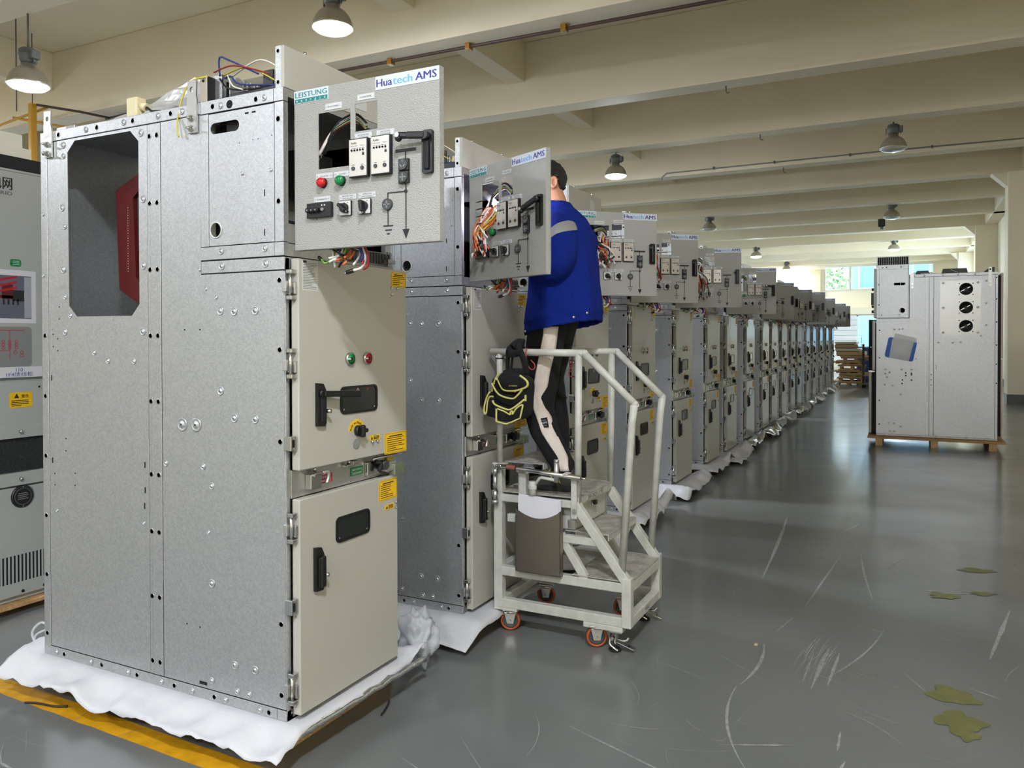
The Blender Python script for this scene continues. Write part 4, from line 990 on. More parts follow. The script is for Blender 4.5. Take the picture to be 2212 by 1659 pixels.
for o in list(bpy.data.objects): 
    if o.parent: kidmap.setdefault(o.parent.name, []).append(o)
FINE = ('nameplate', 'studs', 'warning_triangle', 'cover_disc', 'small')
def find(root, path):
    cur = root
    for p in path:
        cur = [c for c in bpy.data.objects if c.parent == cur and c.name.split('.')[0] == p][0]
    return cur
GROUPC = 'switchgear cabinets lined up on pallets'
# y of the side, door angle (0 = closed, 90 = square out), open upper-door lever
ROW = [(0.0, 90, 0, .14, 'nearest switchgear cabinet, bare galvanised side with a large octagonal opening'),
       (1.285, 116, -.03, .112, 'second switchgear cabinet, a bright work light shining behind its open panel door'),
       (2.66, 46, -.025, .112, 'third switchgear cabinet, partly hidden by the worker and the step platform'),
       (3.846, 46, -.025, .112, 'fourth switchgear cabinet, right behind the far handrail of the step platform'),
       (5.172, 73, -.025, .112, 'fifth switchgear cabinet, panel door open square with orange wires left of it'),
       (6.47, 0, -.025, .112, 'sixth switchgear cabinet, panel door shut behind the fifth one\'s open door'),
       (7.48, 64, -.02, .112, 'seventh switchgear cabinet, the last with a fully visible open panel door'),
       (8.78, 0, -.02, .112, 'eighth switchgear cabinet from the camera, shut panel door'),
       (10.1, 42, -.02, .112, 'ninth switchgear cabinet, its open panel door showing two rings drawn at the foot'),
       (11.02, 35, -.02, .112, 'tenth switchgear cabinet, only a narrow strip of its panel door visible'),
       (12.15, 50, -.02, .112, 'eleventh switchgear cabinet in the dim middle of the row'),
       (13.35, 85, -.02, .112, 'twelfth switchgear cabinet, panel door open square in the dim part of the row'),
       (14.32, 0, -.02, .112, 'thirteenth switchgear cabinet from the camera, shut'),
       (15.87, 71, -.02, .112, 'fourteenth switchgear cabinet, pale panel door catching window light'),
       (17.2, 0, -.02, .112, 'fifteenth switchgear cabinet from the camera, fourth from the far end of the row'),
       (18.87, 88, -.02, .112, 'sixteenth switchgear cabinet, darkest open panel door near the far end'),
       (20.55, 88, -.02, .112, 'seventeenth switchgear cabinet, next to last of the row'),
       (22.4, 0, -.02, .112, 'last switchgear cabinet of the row, beside the stack of boards')]
CABS = []
for i, (y, ang, x, z0, lab) in enumerate(ROW):
    c = CAB if i == 0 else copy_tree(CAB, None, FINE if i >= 8 else ())
    c.location = (x, y, z0); c['label'] = lab; c['group'] = GROUPC
    CABS.append(c)
bpy.context.view_layer.update()
BYP = {}
for o in bpy.data.objects:
    if o.parent: BYP.setdefault(o.parent.name, []).append(o)
def sub(o, nm): return [c for c in BYP.get(o.name, []) if c.name.split('.')[0] == nm]
for i, (c, r) in enumerate(zip(CABS, ROW)):
    d_ = sub(c, 'instrument_door')[0]; d_.rotation_euler = (0, 0, math.radians(90 - r[1] if i else 0.0))
    if r[1] == 0: d_.location.x = .02
    for h in sub(d_, 'handle'): h.data = MESH_DR_OPEN if i in (0, 6) else MESH_DR_TILT if i == 1 else MESH_DR_SHUT
    u_ = sub(c, 'upper_door')[0]
    if i == 0: u_.rotation_euler = (0, 0, math.radians(-2.4)); u_.location = (.0, 0.0, 0)
    for h in sub(u_, 'handle'): h.data = MESH_UD_OPEN if i == 0 else MESH_UD_SHUT

# wires pulled out through the door opening of some cabinets
def spilled(parent, seed, n, spread, drop, cols, vtop=.40):
    b = MB(); rr = random.Random(seed)
    for q in range(n):
        c = WIREC[cols[q % len(cols)]]; u = .115 + rr.uniform(0, .12); v0 = vtop + rr.uniform(-.03, .03)
        ue = .12 + rr.uniform(-.02, .13) * spread; ve = vtop - .10 - rr.uniform(.03, drop)
        b.tube(spline([(u + .03, .05, v0 - .04), (u + .01, .012, v0), (u - .01, -.02, v0 - .05), (ue - .01, -.032 - rr.uniform(0, .03), (v0 + ve) / 2 - .03), (ue + rr.uniform(-.02, .03), -.02 - rr.uniform(0, .04), ve)], 5), .0042, c, 5)
        b.tube([(ue, -.03 - rr.uniform(0, .03), ve), (ue + rr.uniform(-.014, .014), -.03 - rr.uniform(0, .03), ve - .022)], .0055, WIREC[(1, 5, 1, 2)[q % 4]], 5)
    for q in range(4): b.tube([(.10, -.03, .38 - q * .035), (.135, -.045, .375 - q * .035), (.17, -.03, .38 - q * .035)], .003, BLACK, 5)
    b.build('spilled_wires', parent)
spilled(sub(CABS[1], 'instrument_door')[0], 5, 18, .7, .11, (0, 0, 6, 1, 0, 1, 2, 1), .335)
spilled(sub(CABS[2], 'instrument_door')[0], 9, 20, 1.1, .10, (5, 0, 1, 2, 5, 1))
spilled(sub(CABS[3], 'instrument_door')[0], 13, 20, .9, .14, (0, 0, 2, 1, 0))
spilled(sub(CABS[4], 'instrument_door')[0], 17, 20, 1.3, .22, (5, 2, 0, 1, 5))
# the ninth cabinet's panel door carries only a line diagram ending in two rings
d9 = sub(CABS[8], 'instrument_door')[0]
for c in list(BYP.get(d9.name, [])):
    if c.name.split('.')[0] in ('motor_controller', 'red_indicator_light', 'green_indicator_light', 'voltage_indicator', 'selector_switch', 'wire_harness', 'mimic_diagram'): bpy.data.objects.remove(c)
b = MB(); b.box(0, .6, 0, .003, 0, .558, LVPAINT, .001)
for a in ((0, .02), (.58, .6)): b.box(a[0], a[1], .003, .028, 0, .558, LVPAINT, .001)
for a in ((0, .02), (.538, .558)): b.box(.02, .58, .003, .028, a[0], a[1], LVPAINT, .001)
_o = b.build('panel_blank'); d9.data = _o.data; bpy.data.objects.remove(_o)
b = MB(); l = .002; Lb = lambda u0, u1, v0, v1: b.box(u0, u1, -l, 0, v0, v1, INK)
Lb(.34, .42, .305, .313); Lb(.378, .382, .07, .306); Lb(.27, .382, .286, .290); Lb(.268, .272, .115, .288); Lb(.252, .288, .113, .117); Lb(.258, .282, .101, .104); Lb(.264, .276, .090, .093)
b.lathe([(.020, 0), (.019, .008)], (0, 0, 0), BLACK, 18, M=frame((.27, 0, .25), (1, 0, 0), (0, 0, 1))); b.box(.36, .40, -.010, 0, .228, .272, BLACK, .002); b.box(.368, .392, -.003, 0, .130, .185, GREY_M)
for v in (.045, .075):
    R_ = frame((.38, -.001, v), (1, 0, 0), (0, 0, 1)); b.lathe([(.024, 0), (.024, .002), (.020, .002), (.020, 0)], (0, 0, 0), INK, 22, M=R_, caps=False)
b.build('mimic_diagram', d9)
# ================================================================== PALLETS AND PACKING SHEETS
def pallet(x0, x1, y0, y1, zt, label, group=None, legs=None, deck=.018):
    t = thing('wooden_pallet', label, 'pallet', (x0, y0, 0), 0, group)
    b = MB(); b.box(0, x1 - x0, 0, y1 - y0, zt - deck, zt, WOOD, .002); b.build('deck_board', t)
    n = legs or 3
    for k in range(n):
        x = .10 + (x1 - x0 - .29) * k / (n - 1)
        b = MB(); b.box(x, x + .09, .01, y1 - y0 - .01, 0, zt - deck, WOODP, .003); b.build('stringer', t)
    return t
def packing_sheet(X0, X1, Y0, Y1, zt, ov, label, seed, group=None, drop=.75, crumple=1.0, mat_=None, curl=()):
    """sheet lying on the pallet rectangle, overhanging by ov=(x-,x+,y-,y+) and drooping"""
    b = MB(); nx, ny = 64, 44; rows = []
    i_ = b.mi(mat_ or SHEET)
    for iy in range(ny + 1):
        row = []
        for ix in range(nx + 1):
            u, v = ix / nx, iy / ny
            e0 = ov[0] * (1 + .25 * noise.noise(Vector((seed, v * 4, 1)))); e1 = ov[1] * (1 + .3 * noise.noise(Vector((seed, v * 5, 2))))
            f0 = ov[2] * (1 + .22 * noise.noise(Vector((seed, u * 6, 3)))); f1 = ov[3] * (1 + .3 * noise.noise(Vector((seed, u * 5, 4))))
            x = (X0 - e0) + (X1 + e1 - X0 + e0) * u; y = (Y0 - f0) + (Y1 + f1 - Y0 + f0) * v
            dx = max(X0 - x, x - X1, 0); dy = max(Y0 - y, y - Y1, 0); d_ = math.hypot(dx, dy)
            z = zt - drop * d_ * min(1, d_ / .05)
            if d_ > 0:
                z += crumple * min(1, d_ / .08) * .022 * noise.noise(Vector((x * 9 + seed, y * 9, seed))) + crumple * min(1, d_ / .05) * .010 * noise.noise(Vector((x * 24, y * 24, seed)))
            for cx, cy, r, hgt in curl:
                q = math.hypot(x - cx, y - cy)
                if q < r and d_ > .0: z += hgt * (1 - q / r) ** 1.0 * min(1, d_ / .04)
            z = max(z, .006)
            row.append(b.bm.verts.new((x, y, z)))
        rows.append(row)
    for iy in range(ny):
        for ix in range(nx):
            f = b.bm.faces.new((rows[iy][ix], rows[iy][ix + 1], rows[iy + 1][ix + 1], rows[iy + 1][ix])); f.material_index = i_; f.smooth = True
    o = b.build('packing_sheet')
    modified(o, [('SOLIDIFY', {'thickness': .0025, 'offset': -1})])
    return tag(o, label, 'sheet', group)
PLAB = ['nearest', 'second', 'third', 'fourth', 'fifth', 'sixth', 'seventh', 'eighth', 'ninth', 'tenth', 'eleventh', 'twelfth', 'thirteenth', 'fourteenth', 'fifteenth', 'sixteenth', 'seventeenth', 'last']
for i, (y, ang, x, z0, lab) in enumerate(ROW):
    far = random.Random(i * 17 + 3)
    pallet(x - 1.43, x + (.055 if i == 0 else .09), y - (.02 if i == 0 else .04), y + .70, z0 - .004, 'plywood pallet under the %s cabinet of the row' % PLAB[i], 'pallets under the cabinet row')
    if i == 0:
        packing_sheet(x - 1.43, x + .055, y - .02, y + .70, z0 - .0006, (.10, .035, .125, .06), 'large white packing sheet spread under the nearest cabinet', 3.3, 'packing sheets under the cabinets', drop=.5, crumple=1.5, curl=((.10, .80, .16, .10), (-1.53, .06, .2, .07)))
    elif i == 1:
        packing_sheet(x - 1.43, x + .09, y - .04, y + .70, z0 - .0006, (.1, .055, .19, .06), 'white packing sheet under the second cabinet, its corner hanging beside the step platform', 8.1, 'packing sheets under the cabinets', drop=.42, crumple=.4)
    else:
        fx = (.16, .10, .13, .10, .13, .10, .16, .1)[i % 8]
        packing_sheet(x - 1.43, x + .09, y - .04, y + .70, z0 - .0006, (.06, fx, (.10 if i % 2 else .16) * (1 if i < 8 else .4), .10 if i < 8 else .05), '%s packing sheet under the %s cabinet of the row' % ('crumpled white' if i % 2 else 'white', PLAB[i]), 2.7 * i, 'packing sheets under the cabinets', drop=.45, crumple=1.6, mat_=SHEET if i not in (7, 8, 11, 13) else FOIL,
                      curl=((x + .15, y + .68, .16, .08 + .05 * far.random()), (x + .18, y - .05, .14, .05 * far.random())))
# rolled silver film along the front edge of the nearest pallet
b = MB(); pts = []; rad = []
for k in range(26):
    t = k / 25; pts.append((.072 + .03 * t + .004 * noise.noise(Vector((k * .7, 2, 0))), -.03 + .76 * t, .118 + .008 * noise.noise(Vector((k * .5, 7, 0))))); rad.append(.013 + .006 * noise.noise(Vector((k * .9, 4, 1))))
b.tube(pts, rad, FOIL, 9); tag(b.build('foil_film'), 'crinkled silver film rolled along the front edge of the nearest pallet', 'film')
def crumpled(name, c, r, m_, label, cat, seed, sx=1, sy=1, sz=1, thin=True):
    b = MB(); t = bmesh.new(); bmesh.ops.create_icosphere(t, subdivisions=4, radius=r)
    for v in t.verts:
        q = v.co.normalized(); n_ = noise.noise(q * 2.2 + Vector((seed, 0, 0))) * .5 + noise.noise(q * 5 + Vector((seed, 3, 0))) * .22
        v.co = q * r * (1 + n_); v.co.x *= sx; v.co.y *= sy; v.co.z *= sz
    b._merge(t, m_, Matrix.Translation(c), True); return tag(b.build(name), label, cat)
crumpled('plastic_wrap', Vector((-.02, .86, .14)), .085, mat('milky_film', (190, 196, 200), .3, alpha=.6), 'milky plastic wrap bunched at the back corner of the nearest pallet', 'plastic wrap', 4.0, 1.0, .9, 1.4)
b = MB(); b.tube(spline([(-1.60, .10, .09), (-1.635, .10, .15), (-1.60, .12, .195), (-1.54, .12, .18), (-1.52, .10, .14)], 6), .006, CLEAR, 6); b.tube(spline([(-1.60, .09, .08), (-1.61, .10, .14), (-1.56, .13, .17)], 6), .005, CLEAR, 6); b.box(-1.63, -1.50, .07, .16, .070, .095, CLEAR, .008)
tag(b.build('clear_film_scrap'), 'clear film scrap curling up at the left tip of the nearest sheet', 'plastic wrap')
# small litter
b = MB(); b.tube(spline([(-1.28, -.15, .004), (-1.22, -.135, .008), (-1.14, -.12, .006), (-1.08, -.10, .01)], 6), .004, BLACK, 6); tag(b.build('cable_tie'), 'black cable tie lying on the yellow floor line', 'cable tie')
b = MB(); b.tube(spline([(.10, .42, .004), (.075, .50, .008), (.05, .54, .004)], 6), .004, BLACK, 6); tag(b.build('cable_tie'), 'bit of black cable tie on the floor right of the nearest cabinet', 'cable tie')
b = MB(); b.box(1.30, 1.315, 1.82, 1.845, 0, .003, mat('beige_chip', (196, 170, 130), .7)); tag(b.build('debris_chip'), 'small beige chip on the scratched floor', 'debris')
# things lying on the nearest cabinet's roof
def foil_bag(name, pts, label, seed):
    b = MB(); P4 = [Vector(p) for p in pts]; N = 16; g = []
    for i in range(N + 1):
        row = []
        for j in range(N + 1):
            u, v = i / N, j / N
            p = P4[0] * (1 - u) * (1 - v) + P4[1] * u * (1 - v) + P4[2] * u * v + P4[3] * (1 - u) * v
            p = p + Vector((0, .05 * math.sin(PI * u) * math.sin(PI * v), .03 * math.sin(PI * u) * math.sin(PI * v))) + Vector((noise.noise(p * 11), noise.noise(p * 11 + Vector((5, 0, 0))), noise.noise(p * 11 + Vector((0, 5, 0))))) * .034 * (0.4 + math.sin(PI * u)) 
            row.append(b.bm.verts.new(p))
        g.append(row)
    i_ = b.mi(FOILB)
    for i in range(N):
        for j in range(N):
            f = b.bm.faces.new((g[i][j], g[i + 1][j], g[i + 1][j + 1], g[i][j + 1])); f.material_index = i_
    o = b.build(name); modified(o, [('SOLIDIFY', {'thickness': .004, 'offset': 0})])
    for p in o.data.polygons: p.use_smooth = False
    return tag(o, label, 'foil bag')
R0 = .14 + HT - .004
foil_bag('foil_bag', [(-1.0, .10, R0 + .03), (-.56, .10, R0 + .03), (-.70, .33, R0 + .21), (-.80, .31, R0 + .25)], 'shiny silver foil bag standing on the nearest cabinet behind the lifting lug', 2)
foil_bag('foil_pouch', [(-1.16, .08, R0 + .025), (-1.0, .08, R0 + .02), (-.965, .22, R0 + .13), (-1.01, .24, R0 + .125)], 'small blue-white foil pouch on the roof of the nearest cabinet', 6)
b = MB(); b.box(-.99, -.925, .12, .17, R0 + .012, R0 + .135, mat('cream_connector', (226, 214, 172), .5), .006); b.cyl((-.925, .145, R0 + .10), (-.89, .145, R0 + .085), .018, mat('cream_connector', (226, 214, 172), .5), 10)
b.tube(spline([(-.9, .145, R0 + .09), (-.84, .13, R0 + .06), (-.78, .12, R0 + .05)], 5), .008, WIREC[5], 6)
tag(b.build('plug_connector'), 'cream plug connector beside the foil pouch on the nearest cabinet', 'connector')
b = MB(); b.box(-.92, -.62, .04, .10, R0 + .0, R0 + .02, GALV); tag(b.build('metal_strip'), 'thin metal strip lying along the roof edge of the nearest cabinet', 'metal strip')

# ================================================================== GREY CABINET AT THE LEFT EDGE
lc = thing('control_cabinet', 'grey control cabinet with Chinese label at the left edge', 'cabinet', (-2.42, -.12, .06))
b = MB(); b.box(-1.1, 0, 0, .82, 0, 2.36, LEFTC, .004); b.box(-1.1, 0.0, .0, .82, 2.36, 2.375, LEFTC, .003); b.build('body', lc)
b = MB(); b.box(-1.1, .004, -.002, .822, 2.376, 2.445, mat('black_band', (26, 28, 32), .5), .003); b.build('top_band', lc)
LF = lambda l=0.0: frame((l, 0, 0), (0, 1, 0), (0, 0, 1))
def lbox(b, y0, y1, z0, z1, l0, l1, m_, bev=0): return b.box(l0, l1, y0 + .12, y1 + .12, z0 - .06, z1 - .06, m_, bev)
b = MB(); lbox(b, -.11, .675, 1.30, 2.415, 0, .02, LEFTC, .004)
lbox(b, .3, .41, 2.32, 2.37, .02, .0203, LEFTC)
b.text('国家电网', .075, INK, (.0205, .60 + .0, 2.26), (0, 1, 0), (0, 0, 1), 'r', .015, .0003, .23); b.text('STATE GRID', .028, GREY_D, (.0205, .60, 2.225), (0, 1, 0), (0, 0, 1), 'r', 0, .0003, .22)
ud = b.build('upper_door', lc)
b = MB(); b.plate(rrect(.585, .645, 1.84, 1.88, .012, 3), [], .001, GRNL, LF(.0212))
for q in range(3): b.box(.0212, .0215, .600, .635, 1.85 + q * .009, 1.853 + q * .009, SIGNW)
b.build('green_sticker', ud)
b = MB(); b.box(.0202, .0212, .44, .725, 1.53, 1.82, PAPER)
b.box(.0212, .0214, .50, .70, 1.555, 1.79, mat('print_grey', (96, 98, 112), .6)); b.box(.0214, .0216, .66, .70, 1.56, 1.785, mat('print_light', (160, 164, 172), .6))
for q in range(3): b.bar((.0216, .50, 1.755 - q * .03), (.0216, .62, 1.785 - q * .03), .0004, .012, REDL, up=(0, 0, 1))
b.box(.0214, .0217, .54, .60, 1.66, 1.74, BUSRED); b.box(.0214, .0217, .60, .66, 1.65, 1.71, INK); b.box(.0214, .0217, .50, .60, 1.665, 1.68, BUSRED)
for q in range(5): b.box(.0214, .0217, .52 + q * .025, .53 + q * .025, 1.63, 1.66, INK)
b.build('printed_sheet', ud)
b = MB(); b.plate(rrect(.44, .70, 1.29, 1.51, .02, 4), [], .001, GREY_M, LF(.0212)); RD = mat('print_red', (178, 48, 54), .6); l0, l1 = .0212, .0216
b.box(l0, l1, .50, .66, 1.488, 1.492, RD); b.box(l0, l1, .578, .581, 1.33, 1.49, RD); b.box(l0, l1, .52, .58, 1.378, 1.381, RD); b.box(l0, l1, .520, .523, 1.34, 1.38, RD)
for yy in (.545, .58, .615):
    for zz in (1.395, 1.412, 1.429): b.lathe([(.009, 0), (.009, .0004), (.006, .0004), (.006, 0)], (0, 0, 0), RD, 12, M=LF(.0212) @ Matrix.Translation((yy, zz, 0)), caps=False)
for yy, zz in ((.61, 1.37), (.645, 1.37), (.645, 1.352)): b.lathe([(.010, 0), (.010, .0004), (.007, .0004), (.007, 0)], (0, 0, 0), RD, 12, M=LF(.0212) @ Matrix.Translation((yy, zz, 0)), caps=False)
for q in range(3): b.box(l0, l1, .508 + q * .004, .535 - q * .004, 1.336 - q * .006, 1.338 - q * .006, RD)
b.build('mimic_diagram', ud)
b = MB(); b.box(.0202, .0212, .43, .757, 1.232, 1.29, PAPER); b.text('110', .030, NAVY, (.0214, .63, 1.264), (0, 1, 0), (0, 0, 1), 'c', 0, .0002); b.text('1F4馈线柜', .026, NAVY, (.0214, .632, 1.239), (0, 1, 0), (0, 0, 1), 'c', 0, .0002, .145)
b.build('name_label', ud)
b = MB(); lbox(b, -.11, .675, .98, 1.27, 0, .02, LEFTC, .004); b.lathe([(.006, 0), (.005, .004)], (0, 0, 0), DARK, 8, M=LF(.02) @ Matrix.Translation((.74, 1.175, 0)))
md = b.build('middle_door', lc)
b = MB(); b.plate(rrect(.575, .70, 1.065, 1.15, .006, 2), [], .001, YEL, LF(.0212))
b.plate([(.60, 1.118), (.628, 1.118), (.614, 1.144)], [], .0003, INK, LF(.0216)); b.text('警告', .02, INK, (.0217, .66, 1.12), (0, 1, 0), (0, 0, 1), 'c', .01, .0002)
for q in range(4): b.box(.0212, .0216, .585, .68 if q else .64, 1.075 + q * .009, 1.079 + q * .009, INK)
b.build('warning_label', md)
b = MB(); lbox(b, -.11, .675, .96, 1.03, .02, .035, LEFTC, .003); lbox(b, -.11, .675, .70, .77, .0, .035, LEFTC, .003); lbox(b, -.11, .68, .775, .955, -.01, .012, mat('black_mesh', (24, 26, 28), .6, bump=1.0, bscale=160))
for z in (.935, .675): b.lathe([(.010, 0), (.010, .012), (.006, .016)], (0, 0, 0), STEEL, 10, M=LF(.035) @ Matrix.Translation((.625, z, 0)))
b.build('mesh_vent', lc)
b = MB(); lbox(b, -.11, .675, .09, .69, 0, .02, LEFTC, .004)
for q in range(34):
    y = .10 + q * .0205; b.box(.0195, .0206, y, y + .009, .105, .255, DARK)
for y in (.64, .76): b.lathe([(.009, 0), (.008, .004)], (0, 0, 0), DARK, 10, M=LF(.02) @ Matrix.Translation((y, .05, 0)))
low = b.build('lower_panel', lc)
b = MB(); M = LF(.02) @ Matrix.Translation((.64, .575, 0)); b.lathe([(.062, 0), (.062, .006), (.052, .010), (.045, .008), (.01, .009)], (0, 0, 0), BLACK, 28, M=M)
b.lathe([(.046, .0095), (.046, .0100), (.0445, .0100), (.0445, .0095)], (0, 0, 0), GREY_M, 28, M=M, caps=False)
for q in range(4): b.box(.0295, .0302, .610 + .004 * (q % 2), .668 - .005 * (q % 2), .560 + q * .010, .5635 + q * .010, GREY_M)
for z in (.054, -.054): b.lathe([(.004, .008), (.004, .011)], (0, 0, 0), STEEL, 8, M=M @ Matrix.Translation((0, z, 0)))
b.build('round_plug', low)
pallet(-3.56, -2.36, -.18, .78, .058, 'low pine pallet under the grey control cabinet at the left', None, 3, .02)
cb = MB(); cb.box(-3.3, -2.44, -.3, .61, 2.506, 2.566, CREAMB, .004); cb.box(-3.2, -2.45, -.3, .57, 2.566, 2.64, CREAMB, .004)
tag(cb.build('cardboard_box'), 'pale stepped box on top of the grey control cabinet', 'box')

# ================================================================== CABINET STANDING ON ITS OWN AT THE RIGHT (front towards -x)
KR = (10.0 + 2.1036) / (9.84 + 2.1036)
def Q(x, z): return (1.9605 + (x - 1.9605) * KR, 1.5031 + (z - 1.5031) * KR)
rc = thing('switchgear_cabinet', 'galvanised switchgear cabinet standing alone at the right, blue pouch taped on its side', 'switchgear cabinet', (1.58, 10.0, .14))
OX, OZ = 1.58, .14
def q2(x, z): a = Q(x, z); return (a[0] - OX, a[1] - OZ)
def RM(l=0.0): return frame((0, -l, 0), (1, 0, 0), (0, 0, 1))
xl, zb_ = q2(1.585, .16); xr = q2(3.02, .16)[0]; zt = q2(3, 2.355)[1]; xs0 = q2(2.235, 1)[0]; xs1 = q2(2.28, 1)[0]
xlv, zlv0 = q2(1.99, 1.765); zlv1 = q2(2, 2.485)[1]
b = MB()
b.plate([(xl, 0.01), (xs0 - .006, 0.01), (xs0 - .006, zt - .04), (xlv + .004, zt - .04), (xlv + .004, zlv0 - .004), (xl, zlv0 - .004)], [], .003, GALV, RM(.002))
for x, z in ((1.81, 1.61), (1.87, 1.61), (1.91, 1.615), (1.70, 1.06), (1.70, 1.0), (1.72, .95), (1.75, 1.02), (1.69, .85), (1.79, .84), (1.90, 1.06), (2.02, 1.06), (1.89, .72), (1.74, .32), (1.81, .32), (1.89, .28), (1.76, .21), (1.81, .21), (2.07, 1.21)): a = q2(x, z); dome(b, a[0], a[1], .014, .002)
for x, z in ((1.95, 1.015), (1.95, .98), (2.02, 1.01), (2.02, .99), (2.02, .92), (1.91, .92), (1.905, .87)): a = q2(x, z); hole(b, a[0], a[1], .009, .002)
for z in (1.60, 1.22, .63, .30): a = q2(1.625, z); hole(b, a[0], a[1], .008, .002)
b.build('front_side_panel', rc)
b = MB()
pl = (q2(2.36, 1.535), q2(2.83, 2.255)); ctr = [q2(2.66, z) for z in (2.14, 1.895, 1.65)]
hs = [circle(c[0], c[1], .082, 28) for c in ctr]
b.plate([(xs1 + .004, .01), (xr - .03, .01), (xr - .03, zt - .04), (xs1 + .004, zt - .04)], hs, .003, GALV, RM(.002))
for x, z in ((2.34, 1.43), (2.51, 1.43), (2.60, 1.435), (2.83, 1.52), (2.89, 1.66), (2.89, 1.95), (2.89, 2.24)): a = q2(x, z); dome(b, a[0], a[1], .014, .002)
for q in range(3): a = q2(2.315, 1.12 - q * .02); dot(b, a[0], a[1], .005, .002)
slot(b, *(lambda a: (a[0] - .02, a[0] + .02, a[1] - .006, a[1] + .006))(q2(2.27, .20)), .002)
b.build('rear_side_panel', rc)
b = MB()
b.plate([pl[0], (pl[1][0], pl[0][1]), pl[1], (pl[0][0], pl[1][1])], hs, .003, ZINC, RM(.005))
for x in (pl[0][0] + .035, pl[1][0] - .035):
    for z in (pl[0][1] + .03, (pl[0][1] + pl[1][1]) / 2, pl[1][1] - .03): dome(b, x, z, .017, .005)
for c in ctr:
    for sx in (-.08, .08):
        for sz in (-.075, .075): dot(b, c[0] + sx, c[1] + sz, .008, .005)
fp = b.build('fan_plate', rc)
for c in ctr:
    b = MB()
    b.lathe([(.082, 0), (.082, -.05), (.074, -.05), (.074, 0)], (0, 0, 0), GREY_M, 28, M=RM(.0) @ Matrix.Translation((c[0], c[1], 0)), caps=False)
    b.bar((c[0] - .06, .03, c[1] - .03), (c[0] + .05, .03, c[1] + .03), .01, .012, STEEL, up=(0, 1, 0)); b.cyl((c[0], .02, c[1]), (c[0], .04, c[1]), .02, GREY_D, 14)
    b.build('fan_ring', fp)
b = MB()
b.box(xs0 - .004, xs1 + .002, -.004, .02, .01, zt - .04, GALV, .0015)
b.box(xlv + .006, xr, -.004, .03, zt - .038, zt, GALV, .0015); b.box(xl, xr, -.004, .03, -.01, .012, GALV, .0015); b.box(xr - .028, xr, -.003, .03, .012, zt - .04, GALV, .0015)
b.box(xl, xlv, -.004, .02, zlv0 - .05, zlv0 - .006, GALV, .0015)
for x in (2.05, 2.17, 2.39, 2.57, 2.76): a = q2(x, 2.33); dome(b, a[0], a[1], .014, .004)
for x in (1.69, 1.85, 2.0, 2.14, 2.31, 2.48, 2.67, 2.87): a = q2(x, .165); dome(b, a[0], a[1], .013, .004)
for z in (2.28, 2.0, 1.7, 1.4, 1.15, .9): a = q2(3.005, z); hole(b, a[0], a[1], .008, .003)
for z in (1.0, .93, .86): a = q2(2.255, z); hole(b, a[0], a[1], .006, .004)
b.box(xs1 + .0015, xs1 + .0055, -.0046, -.0036, .01, zt - .04, DARK); b.box(xs0 - .008, xs0 - .004, -.0046, -.0036, .01, zt - .04, GREY_D); b.box(xlv + .006, xr, -.0047, -.0037, zt - .041, zt - .038, DARK); b.box(xl, xr, -.0046, -.0036, .0105, .0135, DARK); b.box(xr - .032, xr - .028, -.0036, -.0026, .012, zt - .04, GREY_D)
b.build('side_frame', rc)
b = MB(); y1 = .65
b.box(xl, xr, y1 - .004, y1, 0, zt, GALV); b.box(xl, xr, 0, y1, zt - .004, zt, GALV); b.box(xl, xr, 0, y1, -.008, -.002, GALV)
b.box(xr - .004, xr, 0.004, y1, 0, zt, GALV); b.box(xl + .3, xl + .304, .004, y1, 0, zt, GALV); b.box(xr, xr + .035, .01, y1, .05, zt - .05, BLACKM)
b.box(xs1 + .02, xr - .1, .3, .304, 1.2, zt - .05, GREY_D)
b.build('housing', rc)
b = MB(); b.box(xr + .035, xr + .06, -.01, y1, 1.08, zt - .02, mat('pinkish_cover', (196, 176, 160), .5), .003); b.box(xr + .035, xr + .055, -.01, y1, .03, 1.07, mat('pinkish_cover', (196, 176, 160), .5), .003); b.build('rear_cover', rc)
b = MB()
c0, c1 = q2(1.80, 2.225), q2(1.94, 2.25); hc = q2(1.905, 1.87)
b.plate([(xl, zlv0), (xlv, zlv0), (xlv, zlv1), (xl, zlv1)], [rrect(c0[0], c1[0], c0[1] - .01, c1[1], .017, 5), circle(hc[0], hc[1], .034, 20)], .003, GALV, RM(.005))
b.box(xl + .035, xl + .037, -.0062, -.005, zlv0 + .02, zlv1 - .02, DARK); b.box(xl, xlv, -.0062, -.005, zlv0 + .002, zlv0 + .006, DARK); b.box(xlv - .003, xlv + .002, -.0062, -.004, zlv0, zt - .01, DARK); b.box(xlv - .014, xlv - .010, -.0062, -.005, zlv0, zlv1, DARK); b.box(xl, xlv, -.0062, -.005, zlv1 - .05, zlv1 - .048, DARK)
for x, z in ((1.66, 2.46), (1.89, 2.465), (1.65, 1.81), (1.87, 1.81)): a = q2(x, z); dome(b, a[0], a[1], .012, .005)
a = q2(1.71, 2.465); hole(b, a[0], a[1], .007, .005)
for z in (2.23, 1.95): a = q2(1.615, z); hole(b, a[0], a[1], .007, .005)
b.box(xl, xlv, y1 - .004, y1, zlv0, zlv1, GALV); b.box(xlv - .004, xlv, 0, y1, zlv0, zlv1, GALV); b.box(xl, xlv, .0, y1, zlv1 - .004, zlv1, GALV); b.box(xl + .02, xl + .024, .004, y1, zlv0, zlv1, BLACKM)
b.build('instrument_compartment', rc)
b = MB(); z0 = zlv1; z1 = q2(1.6, 2.615)[1]
b.box(xl, xlv, .0, .004, z0, z0 + .012, GALV); b.box(xl, xl + .012, .0, .02, z0, z1, GALV); b.box(xlv - .012, xlv, .0, .02, z0, z1, GALV); b.box(xl, xlv, .0, .004, z1 - .008, z1, GALV); b.box(xl + .01, xlv - .01, .12, .124, z0, z1, BLACKM)
